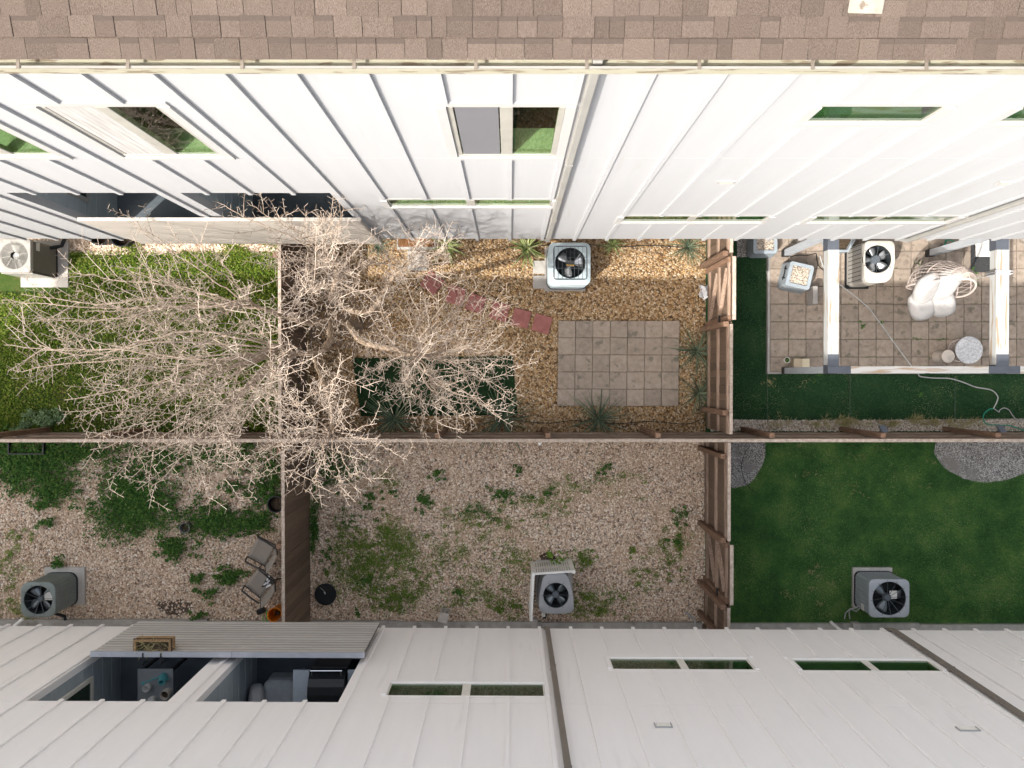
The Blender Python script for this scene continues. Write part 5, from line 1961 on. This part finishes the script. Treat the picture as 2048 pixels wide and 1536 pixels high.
m.build('body', K['ceramic'], st, smooth=True)
leaves('petals', np.array([[p.x + .04 + R.gauss(0, .03), p.y - .02 + R.gauss(0, .025), .474] for _ in range(26)]), (.015, .03), K['cushion'], (0, .6), .8, (0, .008), None, st)


# planters with pale gravel
def planter(label, px, py, ang, w, h, lean=0.0, handles=True):
    p = G(px, py, h)
    t = thing('planter', label, 'planter', (p.x, p.y, PZ), math.radians(ang), group='blue-grey square planters with pale gravel')
    m = MB()
    o, i = rrect(w, w, .05, 24), rrect(w * .72, w * .72, .012, 24)
    ob = rrect(w * 1.12, w * 1.16, .08, 24)
    hh = h - PZ
    ring = lambda q, z, s=1: [(a * s, b * s, z) for a, b in q]
    m.loft([ring(ob, .0), ring(ob, .05), ring(o, hh - .03), ring(o, hh - .01), ring(o, hh, .98), ring(i, hh - .001), ring(i, hh - .05)], cap1=False)
    m.build('tub', K['planter'], t, smooth=True, local=True)
    g = MB()
    g.add([(a, b, hh - .035) for a, b in i], [tuple(range(24))])
    g.build('gravel_bed', K['pale_bed'], t, local=True)
    n = 420
    P_ = np.stack([N.uniform(-w * .35, w * .35, n), N.uniform(-w * .35, w * .35, n), np.full(n, hh - .032)], 1)
    o2 = stones('gravel', P_, .008, .014, K['pale_stone'])
    o2.parent = t
    if handles:
        hm = MB()
        for s in (-.09, .09):
            hm.box(-w * .62, s - .012, hh * .72, -w * .46, s + .012, hh * .72 + .02)
        hm.tube([(-w * .60, -.14, hh * .8), (-w * .57, 0, hh * .74), (-w * .60, .14, hh * .8)], .01, 6)
        hm.build('strap', K['black'], t, local=True)
    return t


planter('turned blue-grey square planter of pale gravel in front of the pergola post', 1600, 551, -13, .47, .50)
planter('blue-grey square planter of pale gravel half under the wall by the side fence', 1531, 483, 0, .46, .42, handles=False)
p = G(1688, 481, .46)
t = thing('hexagon_planter', 'blue-grey six-sided pot of bare soil beside the left pergola beam', 'planter', (p.x, p.y, PZ))
m = MB()
for_r = [(.25, PZ), (.27, .40), (.275, .46), (.225, .462), (.21, .40)]
m.lathe(for_r, (p.x - .05, p.y + .02, 0), 6, cap1=False)
m.build('tub', K['planter'], t)
m = MB()
m.lathe([(.21, .41), (.10, .425), (.005, .43)], (p.x - .05, p.y + .02, 0), 6)
m.build('soil', K['soil'], t)
# upright slab beside the planter, small pot, cardboard box
p = G(1631, 590, .42)
m = MB()
m.box(p.x - .045, p.y - .17, PZ, p.x + .045, p.y + .17, .42)
tag(m.build('upright_box', K['slab_grey'], bevel=.008), 'narrow upright grey box standing beside the turned planter', 'box')
p = G(1574.6, 720, PZ + .1)
t = thing('small_pot', 'tiny pale pot with a sprig at the patio front corner', 'pot', (p.x, p.y, PZ))
m = MB()
m.lathe([(.042, PZ + .002), (.058, PZ + .10), (.060, PZ + .105), (.050, PZ + .105), (.046, PZ + .07)], (p.x, p.y, 0), 20, cap1=False)
m.build('tub', K['ceramic_w'], t, smooth=True)
m = MB()
m.lathe([(.047, PZ + .075), (.005, PZ + .08)], (p.x, p.y, 0), 16)
m.build('soil', K['soil'], t)
leaves('sprig', np.array([[p.x + R.gauss(0, .012), p.y + R.gauss(0, .012), PZ + .08] for _ in range(26)]), (.03, .05), K['weed'], (.2, 1.2), .5, (0, .02), None, t)
a, b = G(1588, 717.5, PZ + .2), G(1618, 735, PZ + .2)
t = thing('cardboard_box', 'small open cardboard box against the front pergola post', 'box', ((a.x + b.x) / 2, (a.y + b.y) / 2, PZ), 0)
m = MB()
m.box(a.x, b.y, PZ + .004, b.x, a.y, PZ + .19)
m.build('carton', K['cardboard'], t)
m = MB()
m.box((a.x * .45 + b.x * .55), b.y - .01, PZ + .195, b.x + .01, a.y, PZ + .20)
m.build('flap', M('cardboard_pale', [(1, (.66, .58, .42))], scale=4, rough=.85, bump=.03), t)
# door mat, white tray
a, b = G(1942, 489, PZ + .015), G(1996, 544.5, PZ + .015)
m = MB()
m.box(a.x, b.y, PZ + .002, b.x, a.y, PZ + .016)
tag(m.build('door_mat', K['mat'], bevel=.004), 'black flecked door mat on the patio under the right beam', 'mat')
a, b = G(1952.5, 476, PZ + .06), G(1992.5, 513, PZ + .06)
t = thing('plastic_tray', 'white plastic box lid lying on the black door mat', 'tray', ((a.x + b.x) / 2, (a.y + b.y) / 2, PZ + .018))
m = MB()
m.box(a.x, b.y, PZ + .018, b.x, a.y, PZ + .055)
m.build('lid', K['pvc'], t, bevel=.012)
m = MB()
cx, cy = (a.x * .4 + b.x * .6), (a.y + b.y) / 2
m.lathe([(.035, PZ + .056), (.035, PZ + .066), (.02, PZ + .068), (.004, PZ + .066)], (cx, cy - .03, 0), 16)
m.build('knob', K['ceramic_w'], t)


# ================================================================== hoses, cables, pipes
def line(name, pts, r, mat, label, cat, z=None, n=6, group=None):
    P_ = smooth_path([G(*p) for p in pts], 6)
    m = MB()
    m.tube(P_, r, n)
    return tag(m.build(name, mat, smooth=True), label, cat, group)


h1 = PZ + .014
line('garden_hose', [(1640, 512, h1 + .02), (1650, 540, h1), (1668, 556, h1), (1681, 570, h1), (1712, 594, h1), (1738, 617, h1), (1751, 634, h1), (1767, 655, h1), (1790, 688, h1), (1822, 731, h1), (1836, 747, h1), (1841, 753, .03), (1868, 756, .02), (1899, 757, .02), (1925, 764, .02), (1951, 774, .02), (1982, 780, .02), (1995, 792, .02), (1994, 803, .02), (1987, 817, .02)],
     .011, K['hose_grey'], 'long pale grey hose crossing the patio and lawn', 'hose')
line('garden_hose', [(1987, 817, .05), (1978, 819, .02), (1968, 828, .02), (1967, 840, .02), (1974, 848, .02), (1990, 850, .02), (2018, 851, .02), (2040, 858, .02), (2070, 866, .02)], .011, K['hose_green'], 'green looped hose on the lawn by the back fence', 'hose')
line('garden_hose', [(1987, 817, .03), (1992, 820, .03), (1998, 824, .03), (2000, 820, .02), (2008, 816, .02), (2018, 820, .02), (2026, 832, .02), (2036, 840, .02), (2060, 841, .02)], .010, K['pvc_grey'], 'short pale hose end running off right of the green loop', 'hose')
line('garden_hose', [(1893, 478, .12), (1889, 492, .12), (1898, 502, .12), (1910, 496, .12), (1908, 484, .12), (1898, 480, .14), (1890, 488, .15), (1902, 500, .15), (1914, 492, .15)], .011, K['hose_green'], 'small green hose coil under the wall behind the egg chair', 'hose')
line('power_cable', [(1580, 514, h1), (1596, 510, h1), (1612, 511, h1), (1622, 509, h1), (1632, 508, h1), (1634, 520, h1), (1637, 531, h1), (1646, 540, h1), (1656, 546, h1)], .008, K['black'], 'black cable with plug joints behind the turned planter', 'cable')
line('pvc_pipe', [(40, 1242, .12), (46, 1238, .12), (28, 1252, .14)], .034, K['pvc'], 'white pipe cap at the apron edge below the green-grey unit', 'pipe', group='white pipe ends at the apron')
line('drain_pipe', [(1372, 1224, .10), (1380, 1232, .10), (1389, 1240, .10), (1391, 1262, .10)], .024, K['pvc_grey'], 'bent grey drain pipe leaving the gravel near the gated fence', 'pipe')
line('pvc_pipe', [(1661, 1243, .10), (1666, 1248, .10), (1676, 1256, .10), (1690, 1266, .10)], .030, K['pvc'], 'white-ended pipe at the lawn edge below the steel-grey unit', 'pipe', group='white pipe ends at the apron')
for (x0, y0, x1, y1, lab) in ((1062, 1239, 1075, 1268, 'pale conduit box on the apron below the picket screen'), (1706, 1247, 1722, 1268, 'pale conduit box on the apron below the steel-grey unit')):
    a, b = G(x0, y0, .14), G(x1, y1, .14)
    m = MB()
    m.box(a.x, b.y, .0, b.x, a.y, .14)
    tag(m.build('conduit_box', K['concrete_lt'], bevel=.006), lab, 'box')

line('drip_line', [(1038, 842, .03), (1100, 846, .03), (1150, 841, .03), (1230, 847, .03), (1300, 843, .03), (1370, 848, .03), (1400, 840, .03)], .007, K['insul'], 'thin black drip tube along the golden gravel by the back fence', 'hose')
line('drip_line', [(1080, 492, .03), (1150, 487, .03), (1230, 494, .03), (1300, 491, .03), (1365, 495, .03)], .007, K['insul'], 'thin black drip tube along the foot of the white wall', 'hose')
line('black_cable', [(1500, 892, .02), (1488, 910, .02), (1483, 935, .02), (1490, 962, .02), (1508, 985, .02)], .006, K['insul'], 'thin black cable lying across the corner gravel patch', 'cable')

# ================================================================== loose things in the yards
# white rag by the fence
p = G(1408, 585)
m = MB()
gn = 9
vs = []
for i in range(gn):
    for j in range(gn):
        uu, vv = i / (gn - 1) - .5, j / (gn - 1) - .5
        r_ = 1 - .25 * math.sin(5 * math.atan2(vv, uu)) * (abs(uu) + abs(vv))
        vs.append((p.x + uu * .20 * r_, p.y + vv * .25 * r_, .03 + .03 * math.sin(9 * uu + 3 * vv) + .025 * math.cos(11 * vv - 4 * uu) + R.uniform(0, .012)))
m.add(vs, [(i * gn + j, (i + 1) * gn + j, (i + 1) * gn + j + 1, i * gn + j + 1) for i in range(gn - 1) for j in range(gn - 1)])
o = tag(m.build('rag', K['cloth'], smooth=True), 'crumpled white rag on the gravel beside the right side fence', 'cloth')
so = o.modifiers.new('thick', 'SOLIDIFY')
so.thickness = .006


def pot(name, label, px, py, r, h, mat, cat='pot', soil=None, group=None, taper=.8, rim=.012):
    p = G(px, py, h)
    t = thing(name, label, cat, (p.x, p.y, 0), group=group)
    m = MB()
    m.lathe([(r * taper, .0), (r, h - .02), (r + rim, h - .018), (r + rim, h), (r - .006, h), (r * taper * .96, h * .25), (.01, h * .24)], (p.x, p.y, 0), 28)
    m.build('tub', mat, t, smooth=True)
    if soil:
        m = MB()
        m.lathe([(r * (taper + (1 - taper) * soil) * .97, h * soil), (r * .4, h * soil + .015), (.004, h * soil + .02)], (p.x, p.y, 0), 24)
        m.build('soil', K['soil'], t)
    return t


pot('plant_pot', 'large black pot under the left fence top in the lower left yard', 551, 1009, .150, .36, K['black'], soil=.6)
pot('plant_pot', 'small grey pot beside the weed patch in the lower left yard', 368.7, 1056, .092, .22, M('grey_pot', [(1, (.13, .135, .13))], rough=.6), soil=.55)
pot('plant_pot', 'left of two large dark pots peeping out under the top left balcony', 197, 470, .185, .34, K['black_metal'], soil=.35, group='dark pots under the top left balcony')
pot('plant_pot', 'right of two large dark pots peeping out under the top left balcony', 241, 472, .195, .34, K['black_metal'], soil=.35, group='dark pots under the top left balcony')
bk = pot('bucket', 'orange bucket at the foot of the fence by the ribbed balcony', 549.4, 1230.5, .135, .37, K['orange'], 'bucket', taper=.86)
p = G(549.4, 1230.5, .3)
m = MB()
m.tube([(p.x + .146 * math.cos(a), p.y + .146 * math.sin(a), .31 - .05 * abs(math.sin(a))) for a in [math.pi * i / 12 + .4 for i in range(13)]], .004, 5)
m.build('handle', K['wire_lt'], bk)
m = MB()
m.tube([(p.x - .03, p.y + .02, .12), (p.x + .05, p.y - .03, .14)], .035, 7)
m.tube([(p.x - .04, p.y - .05, .12), (p.x + .07, p.y + .04, .13)], .02, 6)
m.build('soil', K['soil'], bk)
for (x0, y0, x1, y1, lab) in ((526, 1231, 528, 1244, 'shorter of two bright green stakes beside the orange bucket'), (533, 1222, 534, 1246, 'longer of two bright green stakes beside the orange bucket')):
    a, b = G(x0, y0, .06), G(x1, y1, .20)
    m = MB()
    m.tube([a, b], .009, 6)
    tag(m.build('garden_stake', K['green_stake']), lab, 'stake', 'green stakes by the bucket')
p = G(521, 1223, .08)
m = MB()
m.obox((p.x, p.y, .05), (.15, .10, .10), Matrix.Rotation(.4, 3, 'Z'))
tag(m.build('black_crate', K['black'], bevel=.012), 'small black plastic box beside the green stakes', 'box')
# black tub lid with tag
p = G(652, 1187.5, .05)
t = thing('tub_lid', 'round black tub with a white tag on the left of the weedy gravel yard', 'tub', (p.x, p.y, 0))
m = MB()
m.lathe([(.185, .0), (.205, .06), (.212, .08), (.212, .095), (.20, .10), (.196, .085), (.01, .078)], (p.x, p.y, 0), 32)
m.build('tub', K['black'], t, smooth=True)
m = MB()
m.obox((p.x - .01, p.y + .03, .108), (.02, .045, .004), Matrix.Rotation(.4, 3, 'Z'))
m.tube([(p.x - .01, p.y + .05, .106), (p.x - .06, p.y + .10, .104), (p.x - .10, p.y + .13, .102)], .003, 4)
m.build('tag', K['sticker'], t)
# hollow concrete block standing on end
p = G(888, 1231, .2)
t = thing('concrete_block', 'pale hollow concrete block standing on end at the apron edge', 'block', (p.x, p.y, 0), -.25)
m = MB()
w, d, hh = .185, .19, .39
for (x0, x1, z0, z1) in ((-w / 2, -w / 2 + .03, 0, .36), (w / 2 - .03, w / 2, 0, .36), (-w / 2 + .03, w / 2 - .03, 0, .03), (-w / 2 + .03, w / 2 - .03, .33, .36), (-.015, .015, .03, .33)):
    m.box(x0, -d / 2, z0, x1, d / 2, z1)
m.box(-w / 2 + .03, -.03, .03, -.015, .0, .33)
m.box(.015, -.03, .03, w / 2 - .03, .0, .33)
m.build('block', M('block_concrete', [(.3, (.46, .42, .38)), (.7, (.56, .52, .48))], scale=20, rough=.9, bump=.4), t, local=True)
# dark planter frame in the lower left weeds
t = thing('sunken_planter', 'dark rectangular planter frame sunk in weeds against the back fence', 'planter', G(52, 895))
a, b = G(15, 874, .2), G(87, 909, .2)
m = MB()
for (x0, y0, x1, y1) in ((a.x, b.y, b.x, b.y + .02), (a.x, a.y - .02, b.x, a.y), (a.x, b.y + .02, a.x + .02, a.y - .02), (b.x - .02, b.y + .02, b.x, a.y - .02)):
    m.box(x0, y0, 0, x1, y1, .20)
m.build('frame', K['black_metal'], t)
m = MB()
m.box(a.x + .02, b.y + .02, 0, b.x - .02, a.y - .02, .10)
m.build('soil', K['soil'], t)
leaves('litter', np.stack([N.uniform(a.x + .04, b.x - .04, 90), N.uniform(b.y + .04, a.y - .04, 90), np.full(90, .105)], 1), (.03, .06), K['straw'], (0, .3), .4, (0, .01), None, t)


# lawn chairs with taupe slings
def lawn_chair(label, px, py, facing, clutter=False):
    c = G(px, py, .42)
    t = thing('lawn_chair', label, 'chair', (c.x, c.y, 0), math.radians(facing) - math.pi / 2, group='taupe sling chairs by the dark fence')
    # local: +y is the way the chair faces
    w, d, sz = .42, .38, .42
    m = MB()
    rows = []
    for k in range(7):
        y = d / 2 - d * k / 6
        rows.append([(x, y, sz - .018 * math.sin(math.pi * k / 6) - .012 * (1 - (2 * x / w) ** 2)) for x in [-w / 2 + w * i / 6 for i in range(7)]])
    vs = [p for r in rows for p in r]
    m.add(vs, [(i * 7 + j, i * 7 + j + 1, i * 7 + 8 + j, i * 7 + 7 + j) for i in range(6) for j in range(6)])
    o = m.build('seat', K['sling'], t, smooth=True, local=True)
    o.modifiers.new('thick', 'SOLIDIFY').thickness = .006
    m = MB()
    rows = []
    for k in range(6):
        f = k / 5
        rows.append([(x * (1 - .04 * f), -d / 2 - .004 - .15 * f - .03 * (1 - (2 * x / w) ** 2), sz + .40 * f) for x in [-w / 2 + w * i / 6 for i in range(7)]])
    vs = [p for r in rows for p in r]
    m.add(vs, [(i * 7 + j, i * 7 + j + 1, i * 7 + 8 + j, i * 7 + 7 + j) for i in range(5) for j in range(6)])
    o = m.build('backrest', K['sling'], t, smooth=True, local=True)
    o.modifiers.new('thick', 'SOLIDIFY').thickness = .006
    for s in (-1, 1):
        x = s * (w / 2 + .012)
        m = MB()
        m.tube([(x, d / 2 + .02, 0), (x, d / 2 - .0, sz), (x, -d / 2, sz), (x, -d / 2 - .17, sz + .42)], .012, 6)
        m.build('side_frame', K['frame'], t, local=True, smooth=True)
        m = MB()
        m.tube([(x * 1.02, -d / 2, sz), (x, -d / 2 - .10, 0)], .012, 6)
        m.build('leg', K['frame'], t, local=True)
        m = MB()
        m.tube([(x * 1.05, -d / 2 - .06, sz + .20), (x * 1.15, -.05, sz + .20), (x * 1.15, d / 2 - .04, sz + .19), (x * 1.05, d / 2 + .0, sz + .0)], .017, 6)
        m.build('armrest', K['frame'], t, local=True, smooth=True)
    if clutter:
        q = MB()
        for k in range(9):
            u0 = R.uniform(-.02, .16)
            v0 = -.12 + R.uniform(-.05, .05)
            a_ = R.uniform(-.6, .6)
            q.bar((u0, v0, sz + .02 + R.uniform(0, .03)), (u0 + .10 * math.cos(a_), v0 + .10 * math.sin(a_), sz + .02 + R.uniform(0, .04)), .03, .008, m=k % 2)
        rg = q.build('work_gloves', [K['cloth'], K['black_metal']], None, local=True)
        rg.matrix_world = Matrix.Translation((c.x, c.y, 0)) @ Matrix.Rotation(math.radians(facing) - math.pi / 2, 4, 'Z')
        tag(rg, 'crumpled white and dark gloves on the lower taupe chair', 'gloves')
    return t


lawn_chair('upper taupe sling chair, empty, beside the dark fence', 523, 1102, 152)
lawn_chair('lower taupe sling chair with gloves on it, beside the dark fence', 519.5, 1165.5, 141, True)

# ================================================================== things on the south balcony
BF = 3.30
b0 = thing('coir_planter', 'coir-lined trough of dead plants hooked on the ribbed balcony guard', 'planter', (0, 0, 0))
yy = YB + .165
zc = 4.42
a, b = G(267, 1290, zc + .05), G(341, 1290, zc + .05)
m = MB()
for (x0, y0, x1, y1) in ((a.x, yy + .002, b.x, yy + .03), (a.x, yy + .17, b.x, yy + .20), (a.x, yy + .03, a.x + .03, yy + .17), (b.x - .03, yy + .03, b.x, yy + .17)):
    m.box(x0, y0, zc - .12, x1, y1, zc + .05 + R.uniform(-.01, .01))
m.box(a.x + .03, yy + .03, zc - .12, b.x - .03, yy + .17, zc - .10)
m.build('liner', K['coir'], b0)
m = MB()
m.box(a.x + .031, yy + .031, zc - .099, b.x - .031, yy + .169, zc + .0)
m.build('soil', K['soil'], b0)
m = MB()
for x in (a.x + .13, b.x - .14):
    m.box(x, yy - .14, zc + .068, x + .018, yy + .02, zc + .076)
    m.box(x, yy - .15, zc - .10, x + .018, yy - .14, zc + .076)
m.build('hooks', K['black'], b0)
m = MB()
m.box(a.x - .008, yy + .204, zc + .02, b.x + .008, yy + .212, zc + .032)
m.box(a.x - .012, yy + .0, zc + .02, a.x - .004, yy + .21, zc + .032)
m.box(b.x + .004, yy + .0, zc + .02, b.x + .012, yy + .21, zc + .032)
m.build('wire_rack', K['black'], b0)
q = np.stack([N.uniform(a.x + .05, b.x - .03, 70), N.uniform(yy + .04, yy + .17, 70), np.full(70, zc)], 1)
leaves('dead_stems', q, (.08, .22), K['straw'], (.3, 1.4), .05, (0, .02), None, b0)

tz = BF + .74
ta, tb_ = G(275, 1338, tz), G(346, 1412, tz)
t = thing('patio_table', 'square slate-grey table in the shaded left half of the balcony', 'table', ((ta.x + tb_.x) / 2, (ta.y + tb_.y) / 2, BF))
m = MB()
m.box(ta.x, tb_.y - .02, tz - .03, tb_.x, ta.y, tz)
m.build('table_top', K['tabletop'], t, bevel=.005)
for x in (ta.x + .04, tb_.x - .04):
    for y in (ta.y - .04, tb_.y + .02):
        m = MB()
        m.box(x - .02, y - .02, BF + .005, x + .02, y + .02, tz - .031)
        m.build('leg', K['black_metal'], t)
# watering can
p = G(319, 1359, tz + .16)
t = thing('watering_can', 'teal watering can lying on the slate-grey table', 'watering can', (p.x, p.y, tz))
m = MB()
rot = Matrix.Rotation(.6, 3, 'Z') @ Matrix.Rotation(.35, 3, 'X')
rings = []
for z, r in ((0, .055), (.06, .06), (.13, .052), (.16, .048), (.158, .036), (.06, .034)):
    rings.append([Vector((p.x, p.y, tz + .012)) + rot @ Vector((r * math.cos(2 * math.pi * i / 18), r * math.sin(2 * math.pi * i / 18), z)) for i in range(18)])
m.loft(rings)
m.build('body', K['teal'], t, smooth=True)
m = MB()
m.tube([(p.x - .04, p.y + .0, tz + .05), (p.x - .13, p.y - .02, tz + .12), (p.x - .22, p.y - .045, tz + .17)], [.012, .009, .008], 7)
m.lathe([(.012, tz + .165), (.024, tz + .185), (.004, tz + .187)], (p.x - .23, p.y - .047, 0), 10)
m.build('spout', K['teal'], t, smooth=True)
m = MB()
m.tube([(p.x + .05, p.y - .01, tz + .04), (p.x + .11, p.y - .02, tz + .10), (p.x + .05, p.y - .03, tz + .16)], .007, 6)
m.build('handle', K['teal'], t)
for (px, py, r, h, mat, lab, soil) in ((291, 1378, .055, .13, 'ceramic_w', 'small white jug on the slate-grey table', 0), (328, 1391, .070, .16, 'ceramic', 'cream pot with dry soil and a dead stem on the table', .6), (300, 1404, .060, .12, 'ceramic_w', 'pale rounded jar at the back of the slate-grey table', .9)):
    p = G(px, py, tz + h)
    t = thing('table_pot', lab, 'pot', (p.x, p.y, tz), group='pots on the balcony table')
    m = MB()
    m.lathe([(r * .8, tz + .003), (r, tz + h * .5), (r * .92, tz + h), (r * .84, tz + h), (r * .8, tz + h * .35), (.004, tz + h * .3)], (p.x, p.y, 0), 22)
    m.build('tub', K[mat], t, smooth=True)
    if soil:
        m = MB()
        m.lathe([(r * .83, tz + h * soil), (.004, tz + h * soil + .01)], (p.x, p.y, 0), 18)
        m.build('soil', K['soil'] if soil < .8 else K[mat], t)
# right bay: cushioned seat and covered grill
sx = G(540, 1385, BF + .45)
t = thing('balcony_sofa', 'grey cushioned chair with a pale pillow in the right half of the balcony', 'chair', (sx.x, sx.y, BF))
m = MB()
m.box(sx.x - .08, sx.y - .55, BF + .01, sx.x + .38, sx.y + .16, BF + .30)
m.build('base', K['upholstery'], t, bevel=.03)
m = MB()
puff(m, (sx.x + .14, sx.y - .18, BF + .38), (.27, .36, .09), Matrix.Identity(3), pw=.4)
m.build('seat_cushion', K['upholstery'], t, smooth=True)
m = MB()
puff(m, (sx.x - .17, sx.y - .16, BF + .55), (.12, .32, .26), Matrix.Rotation(.25, 3, 'Y'), pw=.6)
m.build('pillow', K['cushion'], t, smooth=True)
m = MB()
m.box(sx.x + .385, sx.y - .55, BF + .01, sx.x + .43, sx.y + .22, BF + .62)
m.build('arm', K['upholstery'], t, bevel=.015)
gx = G(650, 1365, BF + 1.0)
t = thing('gas_grill', 'black covered gas grill with pale side shelf in the balcony corner', 'grill', (gx.x, gx.y, BF))
m = MB()
m.box(gx.x - .27, gx.y - .52, BF + .02, gx.x + .27, gx.y + .12, BF + .72)
m.build('cabinet', K['bbq'], t, bevel=.01)
rings = []
for k in range(9):
    a_ = math.pi * k / 8
    rings.append([(x, gx.y - .19 + .30 * math.cos(a_), BF + .74 + .26 * math.sin(a_)) for x in (gx.x - .26, gx.x + .26)])
m = MB()
vs = [p for r in rings for p in r]
m.add(vs, [(2 * i, 2 * i + 1, 2 * i + 3, 2 * i + 2) for i in range(8)] + [tuple(range(0, 18, 2)), tuple(range(17, 0, -2))])
m.build('lid', K['bbq'], t)
m = MB()
m.tube([(gx.x - .23, gx.y + .14, BF + .92), (gx.x + .23, gx.y + .14, BF + .92)], .012, 8)
for s in (-.21, .21):
    m.tube([(gx.x + s, gx.y + .14, BF + .92), (gx.x + s, gx.y + .06, BF + .90)], .009, 6)
m.build('handle', K['chrome'], t)
for s, nm in ((-1, 0), (1, 1)):
    m = MB()
    m.box(gx.x + s * .28, gx.y - .42, BF + .74, gx.x + s * (.52 if s < 0 else .50), gx.y + .10, BF + .78)
    m.build('side_shelf', K['bbq_side'], t, bevel=.008)
m = MB()
m.box(gx.x - .20, gx.y - .56, BF + .86, gx.x + .24, gx.y - .53, BF + .90)
m.build('rear_trim', K['chrome'], t)
